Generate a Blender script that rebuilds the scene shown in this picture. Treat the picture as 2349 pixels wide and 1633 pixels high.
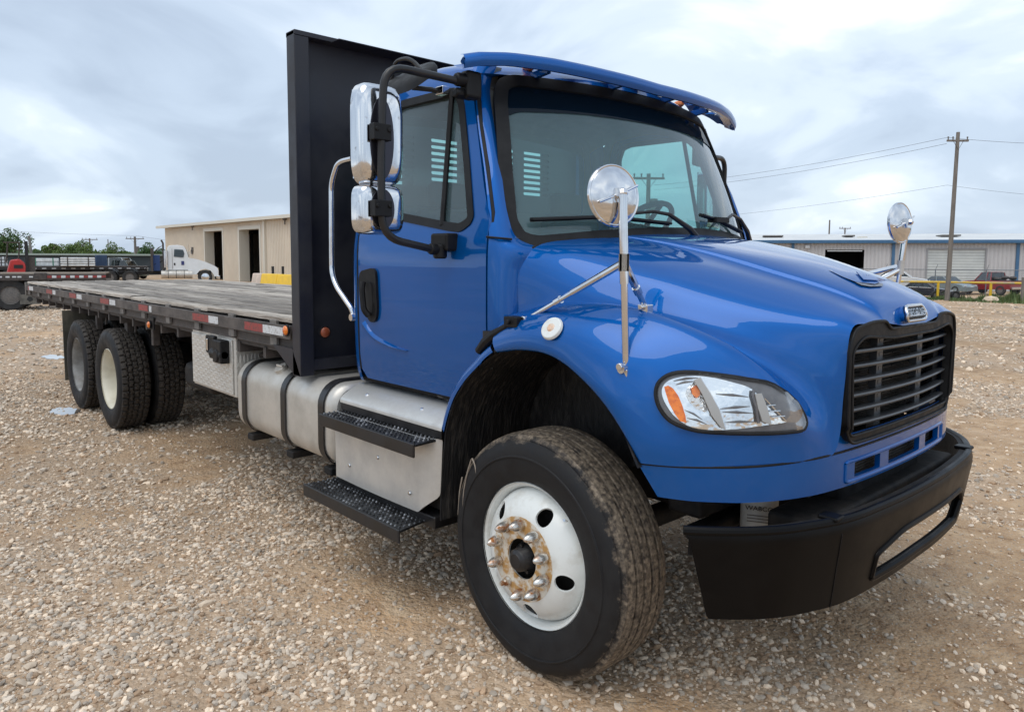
import bpy, bmesh, math, random
import numpy as np
from mathutils import Vector, Matrix, noise
from mathutils.geometry import delaunay_2d_cdt
from mathutils.bvhtree import BVHTree
R_=math.radians
SC=bpy.context.scene
for o in list(bpy.data.objects): bpy.data.objects.remove(o)
random.seed(7); rng=np.random.default_rng(7)
COL=SC.collection
# ------------------------------------------------------------------ camera
FPX,CY=1680.83,737.84
CAM=Vector((2.0904,-3.1403,1.7016)); YAW,PIT,ROL=2.400154,-0.0854997,0.005184
_cp,_sp=math.cos(PIT),math.sin(PIT)
_F=Vector((math.cos(YAW)*_cp,math.sin(YAW)*_cp,_sp)); _R0=Vector((math.sin(YAW),-math.cos(YAW),0)); _U0=_R0.cross(_F)
_R=_R0*math.cos(ROL)+_U0*math.sin(ROL); _U=-_R0*math.sin(ROL)+_U0*math.cos(ROL)
cd=bpy.data.cameras.new('camera'); cam=bpy.data.objects.new('camera',cd); COL.objects.link(cam)
M3=Matrix((_R,_U,-_F)).transposed(); cam.matrix_world=Matrix.Translation(CAM)@M3.to_4x4()
cd.sensor_width=36; cd.lens=36*FPX/2349; cd.shift_y=-(816.5-CY)/2349; cd.clip_start=0.05; cd.clip_end=3000
SC.camera=cam
def ray(px,py): return _F+_R*((px-1174.5)/FPX)-_U*((py-CY)/FPX)
def at(px,py,ax,val):
    d=ray(px,py); i='xyz'.index(ax); return CAM+d*((val-CAM[i])/d[i])
def dep(px,py,d): return CAM+ray(px,py)*d
# ------------------------------------------------------------------ exposure, world, sun
vs=SC.view_settings; vs.view_transform='Standard'; vs.look='None'; vs.exposure=0.72; vs.gamma=1.0; vs.use_curve_mapping=False
SUN_EL,SUN_AZ=R_(64),R_(-78)   # azimuth of the sun measured from +x towards +y
w=bpy.data.worlds.new('World'); SC.world=w; w.use_nodes=True
nt=w.node_tree; nt.nodes.clear()
def N(t,k,**kw):
    n=t.nodes.new(k)
    for a,b in kw.items():
        if a in n.inputs.keys(): n.inputs[a].default_value=b
        else: setattr(n,a,b)
    return n
out=N(nt,'ShaderNodeOutputWorld'); bg=N(nt,'ShaderNodeBackground')
sky=N(nt,'ShaderNodeTexSky'); sky.sky_type='NISHITA'; sky.sun_disc=False; sky.sun_elevation=SUN_EL; sky.sun_rotation=math.pi/2-SUN_AZ
sky.air_density=1.2; sky.dust_density=2.0
bg.inputs['Strength'].default_value=0.1
tc=N(nt,'ShaderNodeTexCoord'); sep=N(nt,'ShaderNodeSeparateXYZ'); nt.links.new(tc.outputs['Generated'],sep.inputs[0])
def mth(t,op,a,b=None,c=None,clamp=False):
    n=t.nodes.new('ShaderNodeMath'); n.operation=op; n.use_clamp=clamp
    for i,v in enumerate((a,b,c)):
        if v is None: continue
        if isinstance(v,(int,float)): n.inputs[i].default_value=v
        else: t.links.new(v,n.inputs[i])
    return n.outputs[0]
zz=mth(nt,'MAXIMUM',sep.outputs[2],0.0); den=mth(nt,'ADD',zz,0.30)
cx=mth(nt,'DIVIDE',sep.outputs[0],den); cyy=mth(nt,'DIVIDE',sep.outputs[1],den)
comb=N(nt,'ShaderNodeCombineXYZ'); nt.links.new(cx,comb.inputs[0]); nt.links.new(cyy,comb.inputs[1]); comb.inputs[2].default_value=3.7
n1=N(nt,'ShaderNodeTexNoise',Scale=1.7,Detail=7.0,Roughness=0.5,Distortion=0.5); nt.links.new(comb.outputs[0],n1.inputs['Vector'])
n2=N(nt,'ShaderNodeTexNoise',Scale=0.62,Detail=4.0,Roughness=0.5); nt.links.new(comb.outputs[0],n2.inputs['Vector'])
def ramp(t,fac,stops,interp='EASE'):
    r=t.nodes.new('ShaderNodeValToRGB'); r.color_ramp.interpolation=interp; e=r.color_ramp.elements
    while len(e)<len(stops): e.new(0.5)
    for k,(p,c) in enumerate(stops):
        e[k].position=p; e[k].color=(*c,1) if len(c)==3 else c
    t.links.new(fac,r.inputs[0]); return r.outputs[0]
cf=mth(nt,'ADD',mth(nt,'MULTIPLY',n1.outputs[0],0.5),mth(nt,'MULTIPLY',n2.outputs[0],0.5))
# cloud layer: grey-blue undersides to bright white breaks (values are before the 0.1 strength)
ccol=ramp(nt,cf,[(0.39,(3.2,3.85,4.8)),(0.47,(3.95,4.7,5.7)),(0.54,(5.1,5.85,6.75)),(0.60,(6.8,7.3,7.7))])
mix=N(nt,'ShaderNodeMix',data_type='RGBA'); mix.inputs[0].default_value=0.90
nt.links.new(sky.outputs[0],mix.inputs[6]); nt.links.new(ccol,mix.inputs[7])
nt.links.new(mix.outputs[2],bg.inputs[0]); nt.links.new(bg.outputs[0],out.inputs[0])
sd=bpy.data.lights.new('sun','SUN'); sd.energy=0.85; sd.angle=R_(48); sd.color=(1.0,0.96,0.9)
so=bpy.data.objects.new('sun',sd); COL.objects.link(so)
sdir=Vector((math.cos(SUN_EL)*math.cos(SUN_AZ),math.cos(SUN_EL)*math.sin(SUN_AZ),math.sin(SUN_EL)))
so.rotation_euler=sdir.to_track_quat('Z','Y').to_euler(); so.location=(0,0,40)
# ------------------------------------------------------------------ materials
def mat(name,col,col2=None,ns=6.0,rough=0.5,rough2=None,metal=0.0,coat=0.0,coat_r=0.05,bump=None,nd=5.0,thr=(0.4,0.6),stretch=None,spec=0.5,rand=0.0,coord='Object',wave=None,anis=None):
    m=bpy.data.materials.new(name); m.use_nodes=True; t=m.node_tree; b=t.nodes['Principled BSDF']
    b.inputs['Base Color'].default_value=(*col,1); b.inputs['Roughness'].default_value=rough; b.inputs['Metallic'].default_value=metal
    b.inputs['Coat Weight'].default_value=coat; b.inputs['Coat Roughness'].default_value=coat_r; b.inputs['Specular IOR Level'].default_value=spec
    tc=t.nodes.new('ShaderNodeTexCoord'); v=tc.outputs[coord]
    if stretch:
        mp=t.nodes.new('ShaderNodeMapping'); mp.inputs['Scale'].default_value=stretch; t.links.new(v,mp.inputs['Vector']); v=mp.outputs[0]
    n=t.nodes.new('ShaderNodeTexNoise'); n.inputs['Scale'].default_value=ns; n.inputs['Detail'].default_value=nd; n.inputs['Roughness'].default_value=0.62; t.links.new(v,n.inputs['Vector'])
    if rand:
        oi=t.nodes.new('ShaderNodeObjectInfo'); n.noise_dimensions='4D'; t.links.new(mth(t,'MULTIPLY',oi.outputs['Random'],37.0),n.inputs['W'])
    c=None
    if col2:
        f=ramp(t,n.outputs[0],[(thr[0],(0,0,0)),(thr[1],(1,1,1))],'LINEAR')
        mx=t.nodes.new('ShaderNodeMix'); mx.data_type='RGBA'; t.links.new(f,mx.inputs[0]); mx.inputs[6].default_value=(*col,1); mx.inputs[7].default_value=(*col2,1); c=mx.outputs[2]
        if rough2 is not None:
            mr=t.nodes.new('ShaderNodeMapRange'); t.links.new(f,mr.inputs[0]); mr.inputs[3].default_value=rough; mr.inputs[4].default_value=rough2; t.links.new(mr.outputs[0],b.inputs['Roughness'])
        if rand:
            h=t.nodes.new('ShaderNodeHueSaturation'); t.links.new(c,h.inputs['Color']); t.links.new(mth(t,'MULTIPLY_ADD',oi.outputs['Random'],rand,1-rand/2),h.inputs['Value']); c=h.outputs[0]
        t.links.new(c,b.inputs['Base Color'])
    if bump:
        bn=t.nodes.new('ShaderNodeTexNoise'); bn.inputs['Scale'].default_value=bump[0]; bn.inputs['Detail'].default_value=4; t.links.new(v,bn.inputs['Vector'])
        bp=t.nodes.new('ShaderNodeBump'); bp.inputs['Strength'].default_value=bump[1]; bp.inputs['Distance'].default_value=bump[2] if len(bump)>2 else 0.01
        t.links.new(bn.outputs[0],bp.inputs['Height']); t.links.new(bp.outputs[0],b.inputs['Normal'])
    if wave:   # ribbed sheet: (direction vector, pitch, strength)
        ax,pitch,st=wave; sx=t.nodes.new('ShaderNodeSeparateXYZ'); t.links.new(tc.outputs['Object'],sx.inputs[0])
        s=mth(t,'SINE',mth(t,'MULTIPLY',sx.outputs[ax],2*math.pi/pitch)); s=mth(t,'POWER',mth(t,'MULTIPLY_ADD',s,0.5,0.5),4.0)
        bp=t.nodes.new('ShaderNodeBump'); bp.inputs['Strength'].default_value=st; bp.inputs['Distance'].default_value=0.04
        t.links.new(s,bp.inputs['Height']); t.links.new(bp.outputs[0],b.inputs['Normal'])
    return m
def glassmat(name,tint,refl=1.0,haze=0.0,hcol=(0.3,0.36,0.38),rough=0.02):
    m=bpy.data.materials.new(name); m.use_nodes=True; t=m.node_tree; t.nodes.remove(t.nodes['Principled BSDF']); o=t.nodes['Material Output']
    tr=t.nodes.new('ShaderNodeBsdfTransparent'); tr.inputs[0].default_value=(*tint,1)
    df=t.nodes.new('ShaderNodeBsdfDiffuse'); df.inputs[0].default_value=(*hcol,1)
    m1=t.nodes.new('ShaderNodeMixShader'); m1.inputs[0].default_value=haze; t.links.new(tr.outputs[0],m1.inputs[1]); t.links.new(df.outputs[0],m1.inputs[2])
    gl=t.nodes.new('ShaderNodeBsdfGlossy'); gl.inputs['Roughness'].default_value=rough
    fr=t.nodes.new('ShaderNodeFresnel'); fr.inputs[0].default_value=1.5
    m2=t.nodes.new('ShaderNodeMixShader'); t.links.new(mth(t,'MULTIPLY',fr.outputs[0],refl,clamp=True),m2.inputs[0]); t.links.new(m1.outputs[0],m2.inputs[1]); t.links.new(gl.outputs[0],m2.inputs[2])
    t.links.new(m2.outputs[0],o.inputs[0]); return m
BLUE=mat('blue_paint',(0.0008,0.100,0.385),(0.0008,0.088,0.34),ns=1.3,rough=0.42,coat=1.0,coat_r=0.02,bump=(70,0.02,0.002),thr=(0.3,0.7),metal=0.5,spec=0.0)
BLUE.node_tree.nodes['Principled BSDF'].inputs['Coat IOR'].default_value=1.45
BLACKP=mat('black_plastic',(0.007,0.007,0.008),(0.013,0.013,0.014),ns=20,spec=.25,rough=0.42,rough2=0.6,bump=(180,0.12,0.002))
BLACKM=mat('black_satin_metal',(0.007,0.007,0.008),(0.016,0.015,0.016),ns=9,rough=0.3,rough2=0.5,bump=(60,0.06,0.003))
BULK=mat('bulkhead_black_paint',(0.012,0.013,0.022),(0.026,0.027,0.034),ns=3,rough=0.42,rough2=0.62,bump=(30,0.08,0.004))
STEELD=mat('weathered_dark_steel',(0.040,0.035,0.033),(0.095,0.078,0.070),ns=14,rough=0.62,rough2=0.8,bump=(45,0.25,0.006),thr=(0.35,0.7))
STEELG=mat('worn_grey_steel',(0.10,0.095,0.09),(0.20,0.18,0.165),ns=22,rough=0.6,rough2=0.8,bump=(70,0.3,0.005),thr=(0.35,0.7))
UNDER=mat('underbody_grime',(0.008,0.008,0.009),(0.022,0.019,0.017),spec=.3,ns=10,rough=0.7,bump=(30,0.3,0.01))
SEAL=mat('rubber_seal',(0.008,0.008,0.009),(0.014,0.014,0.015),spec=.25,ns=12,rough=0.5)
CHROME=mat('chrome',(0.72,0.73,0.75),(0.60,0.60,0.61),ns=9,rough=0.07,rough2=0.22,metal=1.0,thr=(0.45,0.75))
CHROMED=mat('pitted_chrome',(0.70,0.71,0.73),(0.30,0.29,0.29),ns=26,rough=0.10,rough2=0.5,metal=1.0,thr=(0.60,0.72),bump=(120,0.05,0.002))
ALU=mat('dull_aluminium',(0.62,0.595,0.55),(0.47,0.44,0.39),ns=5,rough=0.36,rough2=0.55,metal=0.5,bump=(14,0.08,0.01),thr=(0.38,0.68))
ALUB=mat('brushed_aluminium_sheet',(0.70,0.70,0.68),(0.55,0.54,0.52),ns=7,rough=0.33,rough2=0.5,metal=0.6,bump=(9,0.1,0.01),thr=(0.35,0.7))
AMBER=mat('amber_lens',(0.85,0.22,0.015),(0.6,0.12,0.01),ns=60,rough=0.15,coat=0.6)
REDT=mat('faded_red_tape',(0.33,0.035,0.035),(0.16,0.045,0.04),ns=45,rough=0.45,thr=(0.42,0.62))
WHT=mat('white_tape',(0.62,0.64,0.66),(0.38,0.37,0.36),ns=60,rough=0.4,thr=(0.5,0.68))
GREYI=mat('grey_cab_lining',(0.20,0.21,0.21),(0.16,0.17,0.17),ns=8,rough=0.85)
SEATM=mat('seat_fabric',(0.06,0.065,0.07),(0.045,0.05,0.055),ns=90,rough=0.9)
WHITEW=mat('white_wheel_paint',(0.72,0.74,0.72),(0.50,0.48,0.42),ns=9,rough=0.35,rough2=0.6,thr=(0.52,0.80),coat=0.25)
GREYW=mat('grey_wheel',(0.26,0.26,0.25),(0.14,0.13,0.12),ns=8,rough=0.55,thr=(0.4,0.7))
CREAMW=mat('cream_wheel',(0.66,0.63,0.52),(0.52,0.48,0.38),ns=7,rough=0.5,thr=(0.45,0.75))
RUST=mat('rusty_hub_face',(0.66,0.61,0.52),(0.46,0.26,0.09),ns=26,rough=0.7,thr=(0.42,0.56),bump=(80,0.3,0.004))
NUT=mat('rust_stained_chrome_cap',(0.66,0.63,0.58),(0.36,0.15,0.05),ns=24,rough=0.2,rough2=0.6,metal=0.8,thr=(0.50,0.62),rand=0.2)
GLASS=glassmat('windscreen_glass',(0.60,0.93,0.90),refl=1.2,haze=0.20,hcol=(0.30,0.50,0.56))
GLASSS=glassmat('side_glass',(0.64,0.90,0.87),refl=1.2,haze=0.20,hcol=(0.34,0.50,0.56))
GLASSD=glassmat('dark_shade_band',(0.05,0.08,0.10),refl=0.5,haze=0.6,hcol=(0.006,0.014,0.026))
LENS=glassmat('clear_lens',(0.97,0.98,0.98),refl=0.35,haze=0.02,hcol=(0.8,0.8,0.8))
MIRR=mat('mirror_glass',(0.8,0.82,0.84),rough=0.02,metal=1.0)
# chrome reflector with soft flutes
REFL=mat('headlamp_reflector',(0.86,0.87,0.88),rough=0.08,metal=1.0,bump=(5,0.40,0.03),nd=0)
BEZ=mat('headlamp_grey_bezel',(0.11,0.11,0.12),(0.14,0.14,0.15),ns=30,rough=0.35,coat=0.4)
DIV=mat('headlamp_grey_divider',(0.36,0.36,0.35),rough=0.35)
TEXTD=mat('dark_print',(0.015,0.015,0.016),rough=0.6)
def diamond_mat():
    m=mat('diamond_plate',(0.66,0.65,0.62),(0.54,0.52,0.48),ns=6,rough=0.34,rough2=0.55,metal=0.5,thr=(0.4,0.7))
    t=m.node_tree; b=t.nodes['Principled BSDF']; tc=t.nodes.new('ShaderNodeTexCoord')
    hs=[]
    for sg in (1,-1):
        mp=t.nodes.new('ShaderNodeMapping'); mp.inputs['Rotation'].default_value=(0,R_(45*sg),0); mp.inputs['Scale'].default_value=(38,38,14) if sg==1 else (14,38,38); t.links.new(tc.outputs['Object'],mp.inputs['Vector'])
        v=t.nodes.new('ShaderNodeTexVoronoi'); v.inputs['Scale'].default_value=1.0; v.inputs['Randomness'].default_value=0.0; t.links.new(mp.outputs[0],v.inputs['Vector']); hs.append(ramp(t,v.outputs['Distance'],[(0.2,(1,1,1)),(0.42,(0,0,0))]))
    h=mth(t,'MAXIMUM',hs[0],hs[1]); bp=t.nodes.new('ShaderNodeBump'); bp.inputs['Strength'].default_value=0.6; bp.inputs['Distance'].default_value=0.003; t.links.new(h,bp.inputs['Height']); t.links.new(bp.outputs[0],b.inputs['Normal']); return m
DIAM=diamond_mat()
def tyre_mat(name,mud,side=1.0):
    m=mat(name,(0.008,0.008,0.0095),(0.015,0.0145,0.015),spec=.32,ns=14,rough=0.55,rough2=0.75,bump=(90,0.12,0.003)); t=m.node_tree; b=t.nodes['Principled BSDF']
    tc=t.nodes.new('ShaderNodeTexCoord'); s=t.nodes.new('ShaderNodeSeparateXYZ'); t.links.new(tc.outputs['Object'],s.inputs[0])
    r=mth(t,'SQRT',mth(t,'ADD',mth(t,'POWER',s.outputs[0],2.0),mth(t,'POWER',s.outputs[2],2.0)))
    n=t.nodes.new('ShaderNodeTexNoise'); n.inputs['Scale'].default_value=16; n.inputs['Detail'].default_value=6; n.inputs['Roughness'].default_value=0.7; t.links.new(tc.outputs['Object'],n.inputs['Vector'])
    # mud cakes the tread and creeps over the shoulder: a stain that follows the tyre itself
    f=mth(t,'MULTIPLY_ADD',mth(t,'SUBTRACT',r,0.468),26.0,mth(t,'MULTIPLY',mth(t,'SUBTRACT',n.outputs[0],0.5),3.2))
    f=mth(t,'MULTIPLY',mth(t,'MULTIPLY_ADD',f,1.6,-0.1,clamp=True),mud,clamp=True)
    n3=t.nodes.new('ShaderNodeTexNoise'); n3.inputs['Scale'].default_value=60; n3.inputs['Detail'].default_value=3; t.links.new(tc.outputs['Object'],n3.inputs['Vector'])
    groove=mth(t,'MULTIPLY_ADD',mth(t,'SUBTRACT',r,0.490),160.0,0.0,clamp=True) if mud>.5 else None
    isside=mth(t,'LESS_THAN',r,0.4945)
    if groove is not None: f=mth(t,'MULTIPLY',f,mth(t,'MAXIMUM',groove,isside))
    mc=ramp(t,n3.outputs[0],[(0.34,(0.07,0.056,0.045)),(0.5,(0.17,0.135,0.10)),(0.66,(0.30,0.24,0.175))])
    old=[l for l in t.links if l.to_node==b and l.to_socket.name=='Base Color'][0].from_socket
    mx=t.nodes.new('ShaderNodeMix'); mx.data_type='RGBA'; t.links.new(f,mx.inputs[0]); t.links.new(old,mx.inputs[6]); t.links.new(mc,mx.inputs[7]); t.links.new(mx.outputs[2],b.inputs['Base Color'])
    return m
TYREF=tyre_mat('front_tyre_rubber',0.78); TYRER=tyre_mat('rear_tyre_rubber',0.16)
# ------------------------------------------------------------------ mesh helpers
def link(name,verts,faces,m,parent=None,smooth=32,edges=()):
    me=bpy.data.meshes.new(name); me.from_pydata([tuple(v) for v in verts],list(edges),faces)
    if m: me.materials.append(m)
    if smooth:
        me.polygons.foreach_set('use_smooth',[True]*len(me.polygons))
        me.set_sharp_from_angle(angle=R_(smooth))
    me.update(); o=bpy.data.objects.new(name,me); COL.objects.link(o)
    if parent is not None: o.parent=parent
    return o
def tag(o,label=None,cat=None,group=None,kind=None):
    if label: o['label']=label
    if cat: o['category']=cat
    if group: o['group']=group
    if kind: o['kind']=kind
    return o
def thing(name,loc,rz,label,cat,group=None):
    o=bpy.data.objects.new(name,None); COL.objects.link(o); o.location=loc; o.rotation_euler=(0,0,rz); o.empty_display_size=0.3
    return tag(o,label,cat,group)
class G:
    def __init__(s): s.v=[]; s.f=[]
    def add(s,vs,fs):
        n=len(s.v); s.v+= [tuple(v) for v in vs]; s.f+=[tuple(i+n for i in f) for f in fs]; return s
    def box(s,a,b,rot=None,piv=None):
        x0,y0,z0=a; x1,y1,z1=b
        vs=[Vector(p) for p in ((x0,y0,z0),(x1,y0,z0),(x1,y1,z0),(x0,y1,z0),(x0,y0,z1),(x1,y0,z1),(x1,y1,z1),(x0,y1,z1))]
        if rot is not None:
            c=Vector(piv) if piv is not None else sum(vs,Vector())/8; vs=[c+rot@(v-c) for v in vs]
        return s.add(vs,[(0,3,2,1),(4,5,6,7),(0,1,5,4),(1,2,6,5),(2,3,7,6),(3,0,4,7)])
    def cyl(s,a,b,r,r2=None,n=16,cap=True):
        a=Vector(a); b=Vector(b); d=(b-a).normalized(); u=d.orthogonal().normalized(); w=d.cross(u); r2=r if r2 is None else r2
        vs=[]
        for p,rr in ((a,r),(b,r2)):
            for i in range(n):
                t=2*math.pi*i/n; vs.append(p+(u*math.cos(t)+w*math.sin(t))*rr)
        fs=[(i,(i+1)%n,n+(i+1)%n,n+i) for i in range(n)]
        if cap: fs+=[tuple(range(n-1,-1,-1)),tuple(range(n,2*n))]
        return s.add(vs,fs)
    def tube(s,path,r,n=12,corner=0.0,cap=True):
        P=[Vector(p) for p in path]
        if corner:
            Q=[P[0]]
            for i in range(1,len(P)-1):
                a,b,c=P[i-1],P[i],P[i+1]; d1=(a-b); d2=(c-b); l=min(corner,d1.length*.45,d2.length*.45); p0=b+d1.normalized()*l; p2=b+d2.normalized()*l
                for k in range(7):
                    t=k/6; Q.append(p0*(1-t)**2+b*2*t*(1-t)+p2*t*t)
            Q.append(P[-1]); P=Q
        rr=[float(q) for q in np.interp(np.linspace(0,1,len(P)),np.linspace(0,1,len(r)),r)] if hasattr(r,'__len__') else [r]*len(P)
        vs=[]; u=None
        for i,p in enumerate(P):
            d=((P[min(i+1,len(P)-1)]-P[max(i-1,0)])).normalized()
            if u is None: u=d.orthogonal().normalized()
            else: u=(u-d*u.dot(d)).normalized()
            w=d.cross(u)
            for k in range(n):
                t=2*math.pi*k/n; vs.append(p+(u*math.cos(t)+w*math.sin(t))*rr[i])
        fs=[(i*n+k,i*n+(k+1)%n,(i+1)*n+(k+1)%n,(i+1)*n+k) for i in range(len(P)-1) for k in range(n)]
        if cap: fs+=[tuple(range(n-1,-1,-1)),tuple(range((len(P)-1)*n,len(P)*n))]
        return s.add(vs,fs)
    def lathe(s,prof,o,axis='y',n=48,close=False):
        o=Vector(o); vs=[]
        for i in range(n):
            t=2*math.pi*i/n; c,q=math.cos(t),math.sin(t)
            for r,a in prof:
                vs.append(o+(Vector((r*c,a,r*q)) if axis=='y' else Vector((r*c,r*q,a)) if axis=='z' else Vector((a,r*c,r*q))))
        m=len(prof); fs=[]
        for i in range(n):
            j=(i+1)%n
            for k in range(m-1 if not close else m):
                k2=(k+1)%m; fs.append((i*m+k,i*m+k2,j*m+k2,j*m+k))
        return s.add(vs,fs)
    def prism(s,poly,ax,a0,a1):
        def mp(p,a): return (a,p[0],p[1]) if ax=='x' else (p[0],a,p[1]) if ax=='y' else (p[0],p[1],a)
        n=len(poly); vs=[mp(p,a0) for p in poly]+[mp(p,a1) for p in poly]
        return s.add(vs,[tuple(range(n-1,-1,-1)),tuple(range(n,2*n))]+[(i,(i+1)%n,n+(i+1)%n,n+i) for i in range(n)])
    def grid(s,P,closeu=False):
        a,b=len(P),len(P[0]); vs=[p for r in P for p in r]
        return s.add(vs,[(i*b+j,i*b+j+1,((i+1)%a)*b+j+1,((i+1)%a)*b+j) for i in range(a if closeu else a-1) for j in range(b-1)])
    def ball(s,c,r,n=12,sz=(1,1,1)):
        c=Vector(c); P=[]
        for i in range(n//2+1):
            a=math.pi*i/(n//2); P.append([(c.x+sz[0]*r*math.sin(a)*math.cos(2*math.pi*j/n),c.y+sz[1]*r*math.sin(a)*math.sin(2*math.pi*j/n),c.z+sz[2]*r*math.cos(a)) for j in range(n+1)])
        return s.grid(P)
    def mirror(s):
        n=len(s.v); s.v+=[(x,-y,z) for x,y,z in s.v[:n]]; s.f+=[tuple(n+i for i in reversed(f)) for f in s.f]; return s
    def build(s,name,m,parent=None,smooth=32,bevel=0,seg=2):
        o=link(name,s.v,s.f,m,parent,smooth)
        if bevel:
            b=o.modifiers.new('bevel','BEVEL'); b.width=bevel; b.segments=seg; b.limit_method='ANGLE'; b.angle_limit=R_(40); b.harden_normals=True
        return o
def spline(P,t,us):
    """hermite through P at knots t, evaluated at us (numpy)"""
    P=np.asarray(P,float); t=np.asarray(t,float); T=np.empty_like(P)
    d=(P[1:]-P[:-1])/(t[1:]-t[:-1]).reshape((-1,)+(1,)*(P.ndim-1))
    T[0]=d[0]; T[-1]=d[-1]
    h=(t[1:]-t[:-1]).reshape((-1,)+(1,)*(P.ndim-1))
    T[1:-1]=(d[:-1]*h[1:]+d[1:]*h[:-1])/(h[1:]+h[:-1])
    us=np.asarray(us,float); i=np.clip(np.searchsorted(t,us,side='right')-1,0,len(t)-2)
    hh=(t[i+1]-t[i]); x=((us-t[i])/hh).reshape((-1,)+(1,)*(P.ndim-1)); H=hh.reshape(x.shape)
    return (2*x**3-3*x**2+1)*P[i]+(x**3-2*x**2+x)*H*T[i]+(-2*x**3+3*x**2)*P[i+1]+(x**3-x**2)*H*T[i+1]
def resamp(P,n,power=0.5):
    P=np.asarray(P,float)
    l=np.linalg.norm(P[1:]-P[:-1],axis=-1)
    if l.ndim>1: l=l.mean(axis=1)
    t=np.concatenate([[0],np.cumsum(np.maximum(l,1e-5)**power)])
    us=np.concatenate([np.linspace(t[k],t[k+1],n,endpoint=False) for k in range(len(t)-1)]+[[t[-1]]])
    return spline(P,t,us)
def surf(rows,nu,nv):
    A=np.asarray(rows,float)              # rows x stations x 3
    B=resamp(A,nu)                        # across rows
    C=resamp(np.transpose(B,(1,0,2)),nv)  # along stations
    return np.transpose(C,(1,0,2))
def inpoly(pts,poly):
    x,y=pts[:,0],pts[:,1]; r=np.zeros(len(pts),bool); n=len(poly)
    for i in range(n):
        x1,y1=poly[i]; x2,y2=poly[(i+1)%n]
        if y1==y2: continue
        c=((y1>y)!=(y2>y))&(x<(x2-x1)*(y-y1)/(y2-y1)+x1); r^=c
    return r
def dens(poly,step):
    out=[]; n=len(poly)
    for i in range(n):
        a=np.array(poly[i],float); b=np.array(poly[(i+1)%n],float); k=max(1,int(np.ceil(np.linalg.norm(b-a)/step)))
        out+=[tuple(a+(b-a)*j/k) for j in range(k)]
    return out
def rounded(poly,r,k=5):
    out=[]; n=len(poly); rs=r if hasattr(r,'__len__') else [r]*n
    for i in range(n):
        a,b,c=[np.array(poly[j%n],float) for j in (i-1,i,i+1)]; d1=a-b; d2=c-b; l=min(rs[i],np.linalg.norm(d1)*.48,np.linalg.norm(d2)*.48)
        if l<=1e-6: out.append(tuple(b)); continue
        p0=b+d1/np.linalg.norm(d1)*l; p2=b+d2/np.linalg.norm(d2)*l
        for j in range(k+1):
            t=j/k; out.append(tuple(p0*(1-t)**2+b*2*t*(1-t)+p2*t*t))
    return out
def rect(u0,v0,u1,v1): return [(u0,v0),(u1,v0),(u1,v1),(u0,v1)]
def panel(name,outline,holes,fn,step,thick,m,parent,smooth=32,build=True,gstep=None):
    """flat outline with holes, triangulated, bent by fn(u,v)->xyz and thickened against its normal"""
    gstep=gstep or step
    loops=[dens(outline,step)]+[dens(h,step) for h in holes]
    pts=[]; edges=[]
    for l in loops:
        n=len(pts); pts+=l; edges+=[(n+i,n+(i+1)%len(l)) for i in range(len(l))]
    nb=len(pts); bp=np.array(pts)
    u0,v0=bp.min(0); u1,v1=bp.max(0)
    gu,gv=np.meshgrid(np.arange(u0+gstep/2,u1,gstep),np.arange(v0+gstep/2,v1,gstep)); gp=np.stack([gu.ravel(),gv.ravel()],1)
    if len(gp):
        k=inpoly(gp,outline)
        for h in holes: k&=~inpoly(gp,h)
        gp=gp[k]
        if len(gp):
            dmin=np.array([np.min((bp[:,0]-p[0])**2+(bp[:,1]-p[1])**2) for p in gp]); gp=gp[dmin>(gstep*.45)**2]; pts+= [tuple(p) for p in gp]
    vs,es,fs,_,_,_=delaunay_2d_cdt([Vector(p) for p in pts],edges,[],0,1e-7)
    V=np.array([tuple(v) for v in vs]); F=np.array([f for f in fs if len(f)==3])
    c=V[F].mean(1); k=inpoly(c,outline)
    for h in holes: k&=~inpoly(c,h)
    F=F[k]
    P=np.array([fn(u,v) for u,v in V],float)
    fv=P[F]; nn=np.cross(fv[:,1]-fv[:,0],fv[:,2]-fv[:,0]); vn=np.zeros_like(P)
    for j in range(3): np.add.at(vn,F[:,j],nn)
    l=np.linalg.norm(vn,axis=1); l[l==0]=1; vn/=l[:,None]
    faces=[tuple(f) for f in F.tolist()]
    verts=P
    if thick:
        n=len(P); verts=np.concatenate([P,P-vn*thick]); cnt={}
        for f in faces:
            for a,b in ((f[0],f[1]),(f[1],f[2]),(f[2],f[0])): cnt[(a,b)]=1
        rim=[(b,a,a+n,b+n) for (a,b) in cnt if (b,a) not in cnt]
        faces=faces+[tuple(i+n for i in reversed(f)) for f in faces[:]]+rim
    if not build: return verts,faces
    return link(name,verts.tolist(),faces,m,parent,smooth)
def text(name,s,size,loc,rot,m,parent,ext=0.002,align='CENTER',sx=1.0):
    c=bpy.data.curves.new(name,'FONT'); c.body=s; c.size=size; c.extrude=ext; c.align_x=align; c.align_y='CENTER'
    o=bpy.data.objects.new(name,c); COL.objects.link(o); bpy.context.view_layer.update()
    me=bpy.data.meshes.new_from_object(o.evaluated_get(bpy.context.evaluated_depsgraph_get())); bpy.data.objects.remove(o)
    me.materials.clear(); me.materials.append(m); o=bpy.data.objects.new(name,me); COL.objects.link(o); o.parent=parent
    o.matrix_local=Matrix.Translation(loc)@rot.to_4x4()@Matrix.Diagonal((sx,1,1,1)); return o
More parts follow.
